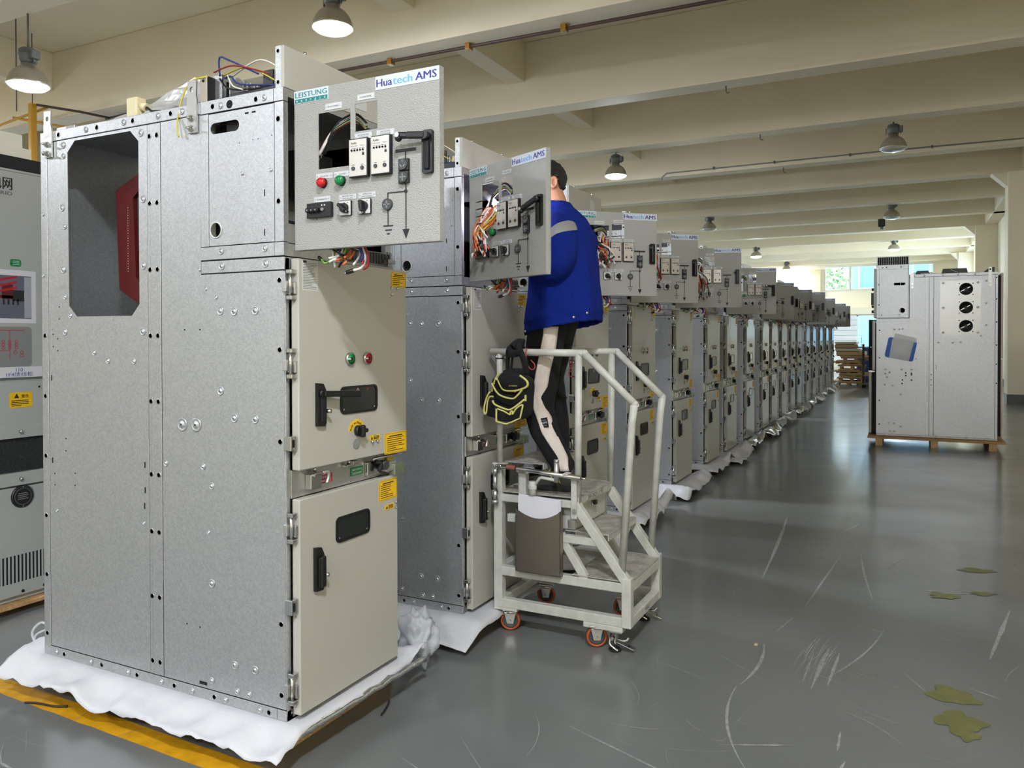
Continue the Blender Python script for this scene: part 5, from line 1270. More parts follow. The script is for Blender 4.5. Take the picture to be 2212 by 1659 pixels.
for q in range(13): x = xl + .03 + q * .0275; b.box(x, x + .012, .03, .034, z0 + .012, z0 + .05, GREY_M); b.box(x, x + .012, .03, .034, z0 + .055, z1 - .012, GREY_M)
b.build('terminal_tray', rc)
b = MB(); b.box(xl - .035, xl - .005, -.012, y1, zlv0 + .01, zlv1 - .03, PAINT, .004); dd = b.build('instrument_door', rc)
b = MB()
for z, r in ((2.17, .02), (2.02, .024), (1.93, .018), (2.09, .015), (1.86, .02)): a = q2(1.55, z); b.cyl((xl - .035, .1, a[1]), (xl - .065, .1, a[1]), r, BLACK, 12)
b.box(xl - .07, xl - .035, .05, .09, q2(0, 1.95)[1], q2(0, 2.12)[1], BLACK, .004); b.build('switch_knobs', dd)
b = MB(); b.box(xl - .05, xl - .015, -.01, y1, .9, zlv0 - .03, PAINT, .004); b.box(xl - .015, xl + .3, .008, y1 - .01, .02, zlv0 - .06, BLACKM); b.build('upper_door', rc)
b = MB(); b.box(xl - .095, xl - .06, -.012, y1, .02, .87, PAINT, .004); b.box(xl - .06, xl - .015, .02, y1, .03, .86, BLACKM); b.box(xl - .10, xl - .02, .02, .1, .875, .89, STEEL); b.build('lower_door', rc)
for xa in (q2(2.025, 1)[0], q2(2.93, 1)[0]):
    b = MB(); b.plate([(xa - .018, zt - .20), (xa + .022, zt - .20), (xa + .022, zt + .055), (xa + .017, zt + .065), (xa - .013, zt + .065), (xa - .018, zt + .055)], [circle(xa + .002, zt + .035, .012, 14)], .007, ZINC, RM(.012)); l = b.build('lifting_lug', rc)
    for z in (zt - .13, zt - .18): b = MB(); b.cyl((xa, -.012, z), (xa, -.026, z), .012, STEEL, 6, smooth=False); b.build('bolt', l)
for x0, x1, nm in ((2.06, 2.24, 1), (2.375, 2.69, 2), (2.85, 2.99, 3)):
    a0, a1 = q2(x0, 2.36)[0], q2(x1, 2.36)[0]; hh = .07 if nm > 1 else .055; tp = .02 if nm < 3 else .0
    o = MB(); o.plate([(a0, 0), (a1, 0), (a1 - tp, hh), (a0 + (tp if nm < 3 else .09), hh)], [], .16, BLACK, frame((0, .10, zt), (1, 0, 0), (0, 0, 1)))
    if nm == 1: o.box(a0 + .07, a1 - .015, .095, .10, zt + .01, zt + .02, WHITE)
    if nm == 2: o.bar((a0 + .11, .097, zt + .055), (a0 + .2, .097, zt + .02), .004, .008, WHITE, up=(0, -1, 0))
    o.build('black_cap', rc)
b = MB(); b.box(xs1 - .05, xr - .08, .3, .5, zt, zt + .03, ZINC, .005); b.box(xlv + .02, xs1, .35, .6, zt, zt + .05, ZINC, .01); b.build('roof_plate', rc)
pallet(1.475, 3.12, 9.86, 10.78, .128, 'plywood pallet on pine legs under the single cabinet at the right', None, 3, .03)
# blue pouch taped to that cabinet
a = [Q(1.74, 1.51), Q(2.09, 1.44), Q(2.04, 1.165), Q(1.69, 1.235)]
ang = math.atan2(a[1][1] - a[0][1], a[1][0] - a[0][0]); w = math.hypot(a[1][0] - a[0][0], a[1][1] - a[0][1]); h = math.hypot(a[3][0] - a[0][0], a[3][1] - a[0][1])
po = thing('document_pouch', 'blue clipboard in a clear pouch taped askew on the right cabinet', 'pouch', (a[0][0], 9.995, a[0][1])); po.rotation_euler = (0, -ang, 0)
b = MB(); b.plate(rrect(0, w, -h, 0, .03, 4), [], .006, BLUEP, frame((0, -.004, 0), (1, 0, 0), (0, 0, 1))); b.build('clipboard', po)
b = MB(); b.box(.075, w - .055, -.0075, -.0045, -h + .005, -.005, mat('grey_document', (158, 156, 152), .6, var=.06, vscale=25)); b.box(.10, w - .12, -.0085, -.0076, -h + .09, -.07, mat('white_label_faded', (196, 194, 190), .6)); b.build('documents', po)
b = MB(); b.plate([(.06, -.02), (w - .01, -.02), (w - .02, .045), (.07, .065)], [], .001, CLEAR, frame((0, -.009, 0), (1, 0, 0), (0, 0, 1))); b.plate([(.06, -h), (w - .05, -h), (w - .04, -.02), (.05, -.02)], [], .0006, CLEAR, frame((0, -.0105, 0), (1, 0, 0), (0, 0, 1))); b.build('clear_sleeve', po)
# ================================================================== STEP PLATFORM ON CASTORS
tp = thing('step_platform', 'white rolling step platform with handrails in front of the second cabinet', 'step platform', (.07, 1.43, 0))
def W2(b, name, parent): return b.build(name, parent, loc=(-.07, -1.43, 0)) if parent is tp else b.build(name, parent)
YN0, YN1, YF0, YF1 = 1.43, 1.472, 1.908, 1.95
b = MB(); S = .044; bv = .003
for y0, y1 in ((YN0, YN1), (YF0, YF1)):
    b.box(.07, .80, y0, y1, .125, .170, TROL, bv); b.box(.07, .80, y0, y1, .290, .335, TROL, bv)
    b.box(.0685, .1155, y0 - .0015, y1 + .0015, .124, .86 if y0 < 1.5 else .845, TROL, bv); b.box(.7545, .8015, y0 - .0015, y1 + .0015, .124, .36, TROL, bv)
    b.box(.114, .52, y0 + .002, y1 - .002, .668, .705, TROL, bv)
    b.bar((.500, (y0 + y1) / 2, .705), (.778, (y0 + y1) / 2, .335), .04, .044, TROL, up=(0, 0, 1), bev=bv)
    b.bar((.43, (y0 + y1) / 2 + .004, .53), (.565, (y0 + y1) / 2 + .004, .325), .034, .040, TROL, up=(0, 0, 1), bev=bv)
    b.box(.40, .64, y0 + .004, y1 - .004, .495, .532, TROL, bv)
    b.box(.07, .20, y0 - .004, y1 + .02, .112, .125, TROL, .002); b.box(.56, .76, y0 - .004, y1 + .02, .100, .125, TROL, .003)
b.box(.07, .112, YN1, YF0, .125, .170, TROL, bv); b.box(.758, .80, YN1, YF0, .125, .170, TROL, bv); b.box(.758, .80, YN1, YF0, .290, .335, TROL, bv)
b.box(.07, .112, YN1, YF0, .29, .335, TROL, bv); b.box(.07, .112, YN1, YF0, .665, .705, TROL, bv); b.box(.49, .53, YN1, YF0, .675, .705, TROL, bv)
b.box(.208, .250, YN0 + .002, YN1, .70, .846, TROL, bv); b.box(.26, .30, 1.60, 1.64, .72, .846, TROL, bv); b.box(.26, .30, YF0, YF1, .72, .846, TROL, bv)
for sgn in (-1, 1): b.plate([(0, 0), (sgn * .035, 0), (0, -.035)], [], .03, TROL, frame((.229 + sgn * .02, YN0 + .01, .846), (1, 0, 0), (0, 0, 1)))
b.box(.13, .40, YN0 + .03, YN0 + .06, .56, .60, TROL, bv)
b.text('WXG', .022, INK, (.8006, 1.66, .140), (0, 1, 0), (0, 0, 1), 'l', 0, .0003)
W2(b, 'frame', tp)
def tread(name, x0, x1, y0, y1, z, lip):
    b = MB(); b.box(x0, x1, y0, y1, z - .006, z, TREAD, .002); b.box(x1 - .004, x1, y0, y1, z - lip, z, TROL, .001)
    for iy in range(int((y1 - y0) / .034)):
        for ix in range(int((x1 - x0) / .034)):
            cx, cy = x0 + .02 + ix * .034, y0 + .02 + iy * .034; a = math.radians(45 if (ix + iy) % 2 else -45)
            b.box(-.010, .010, -.0022, .0022, 0, .0016, TREAD, M=Matrix.Translation((cx, cy, z)) @ Matrix.Rotation(a, 4, 'Z'))
    return W2(b, name, tp)
dk = tread('deck_plate', .085, .535, 1.434, 1.946, .722, .035)
tread('step_tread', .445, .675, 1.475, 1.905, .548, .032); tread('step_tread', .50, .80, 1.434, 1.946, .346, .012)
tread('upper_shelf', .08, .31, 1.52, 1.95, .860, .03)
b = MB(); b.text('JW-XQ1 (1号)', .03, GREY_D, (.5355, 1.56, .692), (0, 1, 0), (0, 0, 1), 'l', 0, .0004, .22); W2(b, 'lettering', tp)
for y, x0 in ((1.451, .045), (1.929, .075)):
    b = MB(); r = .0185
    b.tube([(x0, y, 1.432), (.56, y, 1.428)], r, TROL, 14); b.tube([(.555, y, 1.430), (.812, y, 1.190)], r, TROL, 14); b.tube([(.812, y, 1.192), (.800, y, 1.10), (.748, y, .345)], r, TROL, 14)
    b.ball((.56, y, 1.428), r * 1.02, TROL); b.ball((.812, y, 1.19), r * 1.02, TROL)
    b.tube([(.524, y, .70), (.530, y, 1.428)], r * .95, TROL, 14)
    if y < 1.5: b.tube([(.094, y, .855), (.094, y, 1.43)], r * .85, TROL, 14); b.box(.06, .13, 1.43, 1.475, .853, .862, TROL, .002)
    else: b.tube([(.094, y, .855), (.094, y, 1.43)], r * .85, TROL, 14)
    W2(b, 'handrail', tp)
def caster(x, y, a):
    b = MB(); M = Matrix.Translation((x, y, 0)) @ Matrix.Rotation(a, 4, 'Z')
    b.box(-.04, .04, -.035, .035, .104, .1115, ZINC, .002, M=M); b.lathe([(.03, .090), (.032, .095), (.03, .104)], (0, 0, 0), ZINC, 16, M=M)
    for s in (-1, 1): b.plate([(-.034, .096), (.026, .096), (-.006 + .018, .036), (-.020, .036)], [], .004, ZINC, M @ frame((0, s * .021 + .002, 0), (1, 0, 0), (0, 0, 1)))
    b.box(-.034, .028, -.024, .024, .089, .096, ZINC, .002, M=M); b.cyl(M @ Vector((-.004, -.03, .052)), M @ Vector((-.004, .03, .052)), .006, STEEL, 8)
    c = W2(b, 'caster', tp)
    b = MB(); R = frame((x, y, .052), (1, 0, 0), (0, 0, 1)); R = Matrix.Translation((x, y, .052)) @ Matrix.Rotation(a, 4, 'Z') @ Matrix.Translation((-.004, 0, 0)) @ Matrix.Rotation(PI / 2, 4, 'X')
    b.lathe([(.0515, -.010), (.0515, .010), (.048, .015), (.040, .015), (.040, -.015), (.048, -.015)], (0, 0, 0), ORANGE, 28, M=R); b.lathe([(.040, -.011), (.040, .011), (.034, .008), (.012, .012), (.012, -.012), (.034, -.008)], (0, 0, 0), GREY_D, 24, M=R)
    b.build('wheel', c)
caster(.145, 1.475, .35); caster(.62, 1.465, .5); caster(.145, 1.925, .2); caster(.60, 1.92, .3)
for y in (1.46, 1.925):
    b = MB(); x = .725
    b.box(x - .03, x + .03, y - .03, y + .03, .093, .1, ZINC, .002)
    for s in (-1, 1): b.box(x - .022 + s * .016, x - .018 + s * .016, y - .02, y + .02, .045, .093, STEEL, .001)
    b.cyl((x - .012, y, .012), (x - .012, y, .06), .008, STEEL, 10); b.lathe([(.03, 0), (.03, .007), (.022, .012)], (x - .012, y, 0), RUBBER, 18)
    b.cyl((x - .02, y - .03, .062), (x - .02, y + .03, .062), .008, STEEL, 10)
    b.bar((x, y, .045), (x + .085, y + .005, .018), .034, .005, STEEL, bev=.001); b.box(x + .055, x + .058, y - .004, y + .01, .029, .0325, DARK)
    b.tube(spline([(x + .005, y - .012, .06), (x + .03, y - .016, .058), (x + .05, y - .012, .062), (x + .058, y - .008, .074)], 5), .007, STEEL, 8)
    b.tube(spline([(x - .03, y - .02, .06), (x - .03, y - .026, .036), (x - .005, y - .03, .02), (x + .01, y - .026, .01)], 5), .006, STEEL, 8)
    W2(b, 'floor_lock', tp)
b = MB(); b.box(.30, .497, 1.482, 1.90, .552, .70, TROL, .003); b.box(.496, .502, 1.487, 1.895, .562, .690, TROL, .002); b.box(.497, .5005, 1.487, 1.895, .690, .697, DARK); b.box(.46, .50, 1.476, 1.49, .56, .60, ZINC, .002)
dw = W2(b, 'drawer_box', tp)
b = MB(); b.cyl((.50, 1.70, .650), (.515, 1.70, .650), .010, STEEL, 12); b.box(.512, .530, 1.685, 1.715, .640, .662, BLACK, .004); b.tube([(.515, 1.67, .652), (.52, 1.668, .640)], .004, STEEL, 6); o = b.build('lock', dw)
b = MB()
dip = [(.212 + .243 * k / 14, .655 - .045 * math.sin(PI * k / 14) ** .8) for k in range(15)]
b.plate([(.212, .335), (.455, .335)] + dip[::-1], [], .0015, SS, frame((0, 1.390, 0), (1, 0, 0), (0, 0, 1)))
b.box(.212, .455, 1.4275, 1.429, .335, .655, SS); b.box(.212, .2135, 1.390, 1.429, .335, .655, SS); b.box(.4535, .455, 1.390, 1.429, .335, .655, SS); b.box(.212, .455, 1.390, 1.429, .335, .337, SS)
b.box(.35, .353, 1.3885, 1.3892, .43, .44, GRNL)
W2(b, 'document_holder', tp)
b = MB(); b.box(.500, .530, 1.420, 1.429, .62, .830, TROL, .002); b.cyl((.52, 1.418, .66), (.52, 1.41, .66), .012, STEEL, 6, smooth=False); b.box(.472, .50, 1.38, 1.428, .838, .846, TROL, .002); W2(b, 'tool_bracket', tp)

# papers in the holder
b = MB()
for q in range(6):
    y = 1.396 + q * .0045; dx = (-.004, .0, .003, -.002, .002, 0)[q]; hz = .722 - q * .0006 - (.006 if q == 0 else 0)
    b.plate([(.229 + dx, .42), (.449 + dx, .42), (.449 + dx, hz - .012), (.229 + dx, hz)], [], .0022, PAPER, frame((0, y, 0), (1, 0, 0), (0, 0, 1)))
tag(b.build('paper_stack'), 'white papers standing in the stainless holder of the step platform', 'papers')
# socket wrench with a long bar, resting across the platform rail
t = thing('socket_wrench', 'chrome socket wrench bar with red tape lying across the platform rail', 'wrench', (.10, 1.40, .83))
b = MB(); b.tube(spline([(-.008, 0, -.02), (-.008, 0, .0), (.005, 0, .022), (.03, 0, .024)], 5), .0115, STEEL, 10); b.tube([(.03, 0, .024), (.24, 0, .010), (.46, 0, -.004)], .0115, STEEL, 12); b.tube([(.46, 0, -.004), (.485, 0, -.006)], .006, STEEL, 8); b.build('bar', t)
b = MB(); b.tube([(.06, 0, .0222), (.11, 0, .0188)], .0128, mat('red_tape', (130, 76, 64), .7), 12, False); b.build('tape_grip', t)
b = MB(); b.cyl((-.008, 0, -.02), (-.008, 0, .012), .0155, STEEL, 14); b.cyl((-.008, 0, -.105), (-.008, 0, -.02), .011, STEEL, 12); b.cyl((-.008, 0, -.15), (-.008, 0, -.098), .0155, STEEL, 14); b.cyl((-.008, 0, -.168), (-.008, 0, -.15), .018, ZINC, 14); b.build('socket', t)
t = thing('crank_handle', 'white painted crank handle hanging on the platform deck edge', 'crank', (.30, 1.405, .72))
b = MB(); b.cyl((0, 0, .002), (0, 0, .07), .019, TROL, 16); b.lathe([(.022, .03), (.022, .034), (.022, .05), (.0215, .052)], (0, 0, 0), TROL, 16); b.build('socket', t)
b = MB(); b.tube([(.012, 0, .05), (.04, 0, .088), (.05, 0, .092), (.125, 0, .085)], .008, TROL, 8); b.build('arm', t)
b = MB(); b.cyl((.13, 0, .075), (.13, 0, .175), .0125, ZINC, 12); b.cyl((.13, 0, .175), (.13, 0, .185), .014, STEEL, 12); b.build('grip', t)
# red cord loops tied to the handrail
b = MB(); b.tube(spline([(.262, 1.425, 1.452), (.255, 1.424, 1.43), (.258, 1.424, 1.40), (.272, 1.42, 1.36), (.29, 1.42, 1.345), (.305, 1.42, 1.352), (.305, 1.42, 1.372), (.285, 1.42, 1.392)], 6), .0028, mat('red_cord', (190, 66, 62), .6), 6); tag(b.build('red_cord'), 'red cord loop tied on the near handrail beside the tool bag', 'cord')
b = MB(); b.tube(spline([(.49, 1.47, 1.41), (.483, 1.475, 1.38), (.475, 1.475, 1.35), (.468, 1.475, 1.325), (.478, 1.47, 1.312), (.50, 1.465, 1.312), (.515, 1.46, 1.30)], 6), .003, mat('dark_red_cord', (120, 30, 34), .6), 6)
for q in range(5): b.ball((.486 - .003 * q, 1.474, 1.392 - q * .014), .005, mat('dark_red_cord', (120, 30, 34), .6))
tag(b.build('red_cord'), 'dark red knotted cord hanging by the near handrail post', 'cord')

# ------------------------------------------------------------------ tool bag hanging on the handrail
bag = thing('tool_bag', 'black tool bag with lime piping hanging on the near handrail', 'bag', (.21, 1.38, 1.09))
BO = Vector((.21, 1.38, 1.09))
def pillow(b, poly, y0, y1, m_, shrink=.10, n=6):
    cx = sum(p[0] for p in poly) / len(poly); cz = sum(p[1] for p in poly) / len(poly)
    pts = spline([(p[0], 0, p[1]) for p in poly + [poly[0]]], 5)[:-1]; R = []
    for k in range(n + 1):
        t = k / n; s = 1 - shrink * (abs(2 * t - 1) ** 2.5)
        R.append([(cx + (p.x - cx) * s - BO.x, y0 + (y1 - y0) * t - BO.y, cz + (p.z - cz) * s - BO.z) for p in pts])
    b.loft(R[::-1], m_)
def pipe(b, pts, y, r=.0052):
    b.tube([Vector((p.x - BO.x, y - BO.y, p.z - BO.z)) for p in spline([(p[0], 0, p[1]) for p in pts], 6)], r, PIPING, 6)
b = MB(); pillow(b, [(.118, 1.272), (.152, 1.330), (.21, 1.334), (.266, 1.324), (.312, 1.290), (.310, 1.205), (.297, 1.12), (.236, 1.096), (.16, 1.094), (.128, 1.118), (.118, 1.20)], 1.335, 1.424, BLACKC); pillow(b, [(.155, 1.34), (.20, 1.352), (.265, 1.345), (.262, 1.315), (.16, 1.315)], 1.36, 1.42, BLACKC)
b.build('body', bag)
b = MB(); pillow(b, [(.140, 1.300), (.20, 1.318), (.268, 1.319), (.300, 1.300), (.314, 1.28), (.303, 1.264), (.248, 1.247), (.190, 1.246), (.168, 1.262), (.150, 1.297)], 1.318, 1.345, BLACKC, .06)
fl = b.build('flap', bag)
b = MB(); pipe(b, [(.137, 1.299), (.150, 1.296), (.167, 1.264), (.190, 1.245), (.248, 1.245), (.303, 1.262), (.315, 1.280), (.303, 1.299), (.272, 1.319)], 1.322, .006); b.build('piping', fl)
b = MB(); b.box(.215 - BO.x, .262 - BO.x, 1.3155 - BO.y, 1.3175 - BO.y, 1.264 - BO.z, 1.273 - BO.z, INK); b.lathe([(.005, 0), (.005, .001)], (0, 0, 0), ORANGE, 10, M=frame((.219 - BO.x, 1.3155 - BO.y, 1.2685 - BO.z), (1, 0, 0), (0, 0, 1))); b.box(.227 - BO.x, .26 - BO.x, 1.3150 - BO.y, 1.3155 - BO.y, 1.266 - BO.z, 1.2715 - BO.z, mat('badge_olive', (130, 140, 70), .6)); b.build('badge', fl)
b = MB(); pillow(b, [(.125, 1.19), (.14, 1.172), (.176, 1.158), (.221, 1.150), (.269, 1.178), (.302, 1.20), (.300, 1.17), (.28, 1.112), (.236, 1.093), (.16, 1.092), (.135, 1.12)], 1.312, 1.345, BLACKC, .08); pillow(b, [(.118, 1.275), (.142, 1.236), (.173, 1.215), (.228, 1.205), (.27, 1.23), (.295, 1.26), (.29, 1.20), (.22, 1.17), (.14, 1.20)], 1.324, 1.345, BLACKC, .06)
fp = b.build('front_pocket', bag)
b = MB(); pipe(b, [(.116, 1.278), (.142, 1.236), (.173, 1.215), (.228, 1.205), (.252, 1.215), (.284, 1.249)], 1.322); pipe(b, [(.126, 1.193), (.138, 1.174), (.176, 1.160), (.221, 1.151), (.269, 1.179), (.300, 1.203)], 1.312)
pipe(b, [(.148, 1.153), (.147, 1.12), (.147, 1.088)], 1.311); pipe(b, [(.153, 1.153), (.19, 1.142), (.224, 1.127), (.226, 1.140), (.236, 1.144), (.238, 1.130), (.260, 1.160), (.292, 1.177), (.288, 1.15), (.279, 1.112)], 1.310, .0042); pipe(b, [(.148, 1.088), (.20, 1.080), (.215, 1.085), (.234, 1.092), (.279, 1.112)], 1.313, .004); b.build('piping', fp)
b = MB(); b.ball((.247 - BO.x, 1.318 - BO.y, 1.242 - BO.z), .006, mat('amber_clip', (214, 160, 40), .4)); b.box(.299 - BO.x, .306 - BO.x, 1.316 - BO.y, 1.33 - BO.y, 1.195 - BO.z, 1.225 - BO.z, PIPING, .002); b.build('clip', fp)
b = MB(); pillow(b, [(.120, 1.215), (.10, 1.235), (.075, 1.19), (.064, 1.14), (.08, 1.11), (.105, 1.104), (.135, 1.10), (.132, 1.17)], 1.335, 1.40, BLACKC, .12)
sp = b.build('side_pocket', bag)
b = MB(); pipe(b, [(.097, 1.234), (.082, 1.21), (.068, 1.17), (.064, 1.135), (.070, 1.122), (.078, 1.132), (.084, 1.18), (.096, 1.208), (.118, 1.210)], 1.337, .005); pipe(b, [(.155, 1.332), (.128, 1.30), (.114, 1.26), (.107, 1.235)], 1.34, .005); b.build('piping', sp)
b = MB()
for pts, wd in (([(.165, 1.40, 1.34), (.160, 1.412, 1.40), (.170, 1.405, 1.452), (.20, 1.45, 1.474), (.22, 1.475, 1.45)], .011), ([(.185, 1.40, 1.34), (.190, 1.405, 1.40), (.20, 1.408, 1.44)], .006), ([(.272, 1.39, 1.325), (.266, 1.395, 1.37), (.245, 1.40, 1.42), (.225, 1.408, 1.455), (.205, 1.45, 1.476), (.20, 1.48, 1.44)], .017), ([(.175, 1.405, 1.435), (.21, 1.398, 1.425), (.245, 1.40, 1.44)], .019), ([(.19, 1.408, 1.455), (.21, 1.43, 1.478), (.24, 1.445, 1.474)], .022)):
    pp = spline([Vector(p) - BO for p in pts], 6); b.tube(pp, wd, BLACKC, 8)
b.box(.175 - BO.x, .215 - BO.x, 1.382 - BO.y, 1.395 - BO.y, 1.405 - BO.z, 1.427 - BO.z, BLACK, .004); b.tube([Vector((.094 + .019 * math.cos(2 * PI * k / 12), 1.451 + .019 * math.sin(2 * PI * k / 12), 1.40)) - BO for k in range(13)], .003, BLACK, 5)
b.build('strap', bag)
# ================================================================== PERSON ON THE PLATFORM
PO = Vector((.30, 1.68, .722))
pr = thing('person', 'person in royal blue jacket and white-striped black trousers working on the step platform', 'person', PO)
def Lp(p): return Vector(p) - PO
def vox(b, name, parent, size, smooth=6, disp=None):
    o = b.build(name, parent)
    modified(o, [('REMESH', {'mode': 'VOXEL', 'voxel_size': size, 'use_smooth_shade': True}), ('SMOOTH', {'iterations': smooth, 'factor': .5})])
    if disp:
        for v in o.data.vertices: v.co += v.normal * disp(v.co)
    return o
b = MB()
def limb(pts, rs, n=6): # tapered limb along a spline
    q = spline([Lp(p) for p in pts], n); R = []
    for k in range(len(q)):
        t = k / (len(q) - 1) * (len(rs) - 1); i = min(int(t), len(rs) - 2); R.append(rs[i] + (rs[i + 1] - rs[i]) * (t - i))
    b.tube(q, R, SKIN, 16)
limb([(.28, 1.67, 1.48), (.30, 1.67, 1.65), (.33, 1.68, 1.9), (.335, 1.68, 2.07)], [.07, .09, .11, .075])
limb([(.335, 1.68, 2.08), (.325, 1.68, 2.17), (.285, 1.68, 2.28)], [.075, .058, .055])
limb([(.29, 1.61, 1.52), (.272, 1.59, 1.35), (.256, 1.583, 1.13), (.30, 1.58, 1.0), (.395, 1.58, .82)], [.060, .060, .055, .046, .040]); limb([(.285, 1.76, 1.52), (.25, 1.78, 1.38), (.228, 1.78, 1.22), (.26, 1.78, 1.0), (.27, 1.78, .82)], [.055, .052, .050, .046, .040])
limb([(.34, 1.66, 2.03), (.385, 1.53, 2.03), (.415, 1.46, 1.88), (.33, 1.46, 1.87), (.19, 1.50, 1.965)], [.05, .05, .045, .040, .03]); limb([(.34, 1.70, 2.03), (.35, 1.83, 2.03), (.31, 1.895, 1.88), (.22, 1.87, 1.885), (.06, 1.78, 1.98)], [.05, .05, .045, .04, .03])
for (hx, hy, hz, s) in ((.15, 1.515, 1.975, 1), (.02, 1.765, 1.99, -1)):          # hands: palm, four bent fingers, thumb
    limb([(hx + .045, hy - .006 * s, hz - .008), (hx, hy, hz), (hx - .035, hy + .005, hz + .004)], [.029, .036, .030])
    for k in range(4):
        dz = .024 - k * .016; ln = (.072, .080, .075, .058)[k]
        limb([(hx - .03, hy + .004, hz + dz), (hx - .03 - ln * .5, hy + .012 * s, hz + dz), (hx - .03 - ln * .85, hy + .030 * s, hz + dz - .006), (hx - .03 - ln * .85, hy + .045 * s, hz + dz - .012)], [.0105, .0095, .0088, .008], 4)
    limb([(hx + .015, hy + .015 * s, hz + .02), (hx - .02, hy + .035 * s, hz + .034), (hx - .05, hy + .048 * s, hz + .022)], [.013, .011, .009], 4)
HC = Vector((.250, 1.68, 2.335)); HROT = Matrix.Rotation(math.radians(33), 3, 'Z'); HPIV = Vector((.275, 1.68, 2.30))
def Hd(p): return Lp(HPIV + HROT @ (Vector(p) - HPIV))
def hb(c, r, sx, sy, sz): b.ball(Hd(c), r, SKIN, sx, sy, sz, 24, HROT)
def hlimb(pts, rs, n=4):
    limb([PO + Hd(p) for p in pts], rs, n)
hb(HC, 1, .100, .078, .102); hb((.205, 1.68, 2.290), 1, .066, .062, .075); hb((.180, 1.68, 2.245), 1, .036, .034, .028); hb((.27, 1.68, 2.29), 1, .07, .066, .06)
hlimb([(.150, 1.68, 2.345), (.138, 1.68, 2.315), (.128, 1.68, 2.298), (.150, 1.68, 2.290)], [.010, .012, .015, .012], 4)
for s in (-1, 1):
    hb((.158, 1.68 + s * .036, 2.302), 1, .020, .022, .018); hb((.153, 1.68 + s * .032, 2.352), 1, .012, .024, .008)
    b.lathe([(.002, 0), (.030, .0), (.032, .008), (.024, .012), (.016, .004), (.004, .003)], (0, 0, 0), SKIN, 18, M=Matrix.Translation(Hd((.284, 1.68 + s * .073, 2.312))) @ HROT.to_4x4() @ frame((0, 0, 0), (1, 0, .15), (0, 0, 1) if s < 0 else (0, 0, -1)) @ Matrix.Diagonal((.62, 1, 1, 1)))
hlimb([(.150, 1.662, 2.272), (.146, 1.68, 2.273), (.150, 1.698, 2.272)], [.006, .008, .006], 4); hlimb([(.153, 1.665, 2.262), (.149, 1.68, 2.261), (.153, 1.695, 2.262)], [.006, .008, .006], 4)
body = vox(b, 'body', pr, .005, 4)
for s in (-1, 1):
    b = MB(); b.ball(Hd((.161, 1.68 + s * .033, 2.336)), .0125, WHITE, seg=12); b.ball(Hd((.1535, 1.68 + s * .033, 2.335)), .0062, INK, seg=10); b.build('eye', pr)
b = MB(); t = bmesh.new(); bmesh.ops.create_icosphere(t, subdivisions=5, radius=1)
def hairline(x, y):
    if x > .315: return 2.262 + .10 * max(0, .335 - x)
    if x > .302: return 2.272 + (.315 - x) * 5
    if x > .262: return 2.342
    if x > .240: return 2.342 - (.262 - x) * 1.6
    return 2.355 + (.240 - x) * .45
dele = []
for v in t.verts:
    q = v.co.copy(); p = HC + Vector((q.x * .108 + .003, q.y * .086, q.z * .106)); back = max(0, q.x)
    if q.z < 0: p = HC + Vector((q.x * .108 * (1 - .12 * q.z * q.z), q.y * .086 * (1 + .10 * q.z), q.z * .106))
    p += q * .006 * noise.noise(q * 9); v.co = Hd(p)
    if p.z < hairline(p.x, p.y): dele.append(v)
bmesh.ops.delete(t, geom=dele, context='VERTS'); b._merge(t, HAIR, None, True); hr = b.build('hair', pr)
modified(hr, [('SOLIDIFY', {'thickness': .010, 'offset': 0})])
# jacket: torso, sleeves and collar joined in one surface
b = MB()
def ring(z, xf, xb, y0, y1, tilt=0.0, n=36, p=2.3):
    cx, cy, rx, ry = (xf + xb) / 2, (y0 + y1) / 2, (xb - xf) / 2, (y1 - y0) / 2; R = []
    for k in range(n):
        a = 2 * PI * k / n; c, s = math.cos(a), math.sin(a)
        x = cx + rx * math.copysign(abs(c) ** (2 / p), c); y = cy + ry * math.copysign(abs(s) ** (2 / p), s)
        R.append(Lp((x, y, z + tilt * (x - cx))))
    return R
b.loft([ring(1.70, .21, .50, 1.50, 1.86), ring(1.58, .175, .525, 1.47, 1.89, .19), ring(1.552, .172, .535, 1.465, 1.895, .2), ring(1.550, .160, .548, 1.452, 1.905, .2), ring(1.60, .165, .549, 1.448, 1.905, .17), ring(1.605, .160, .552, 1.444, 1.908, .17), ring(1.70, .175, .545, 1.45, 1.90, .1), ring(1.80, .185, .534, 1.455, 1.90), ring(1.92, .195, .519, 1.46, 1.90), ring(2.02, .205, .502, 1.475, 1.89), ring(2.085, .215, .488, 1.505, 1.86), ring(2.125, .225, .468, 1.55, 1.81), ring(2.16, .235, .438, 1.585, 1.775), ring(2.185, .245, .408, 1.605, 1.755), ring(2.215, .235, .385, 1.608, 1.752), ring(2.222, .25, .372, 1.62, 1.74), ring(2.17, .26, .36, 1.63, 1.73)], BLUEJ)
def sleeve(pts, rs):
    q = spline([Lp(p) for p in pts], 7); R = []
    for k in range(len(q)):
        t = k / (len(q) - 1) * (len(rs) - 1); i = min(int(t), len(rs) - 2); R.append(rs[i] + (rs[i + 1] - rs[i]) * (t - i))
    b.tube(q, R, BLUEJ, 20)
sleeve([(.37, 1.56, 2.05), (.405, 1.485, 2.0), (.415, 1.45, 1.875), (.33, 1.455, 1.865), (.225, 1.487, 1.945)], [.10, .098, .085, .076, .050])
sleeve([(.36, 1.80, 2.05), (.37, 1.865, 2.0), (.31, 1.90, 1.87), (.22, 1.87, 1.88), (.10, 1.80, 1.955)], [.10, .098, .085, .076, .050])
jk = vox(b, 'jacket', pr, .0075, 5, lambda c: .007 * noise.noise(Vector((c.x * 11, c.y * 11, c.z * 4.5))) + .003 * noise.noise(Vector((c.x * 26, c.y * 26, c.z * 12))))
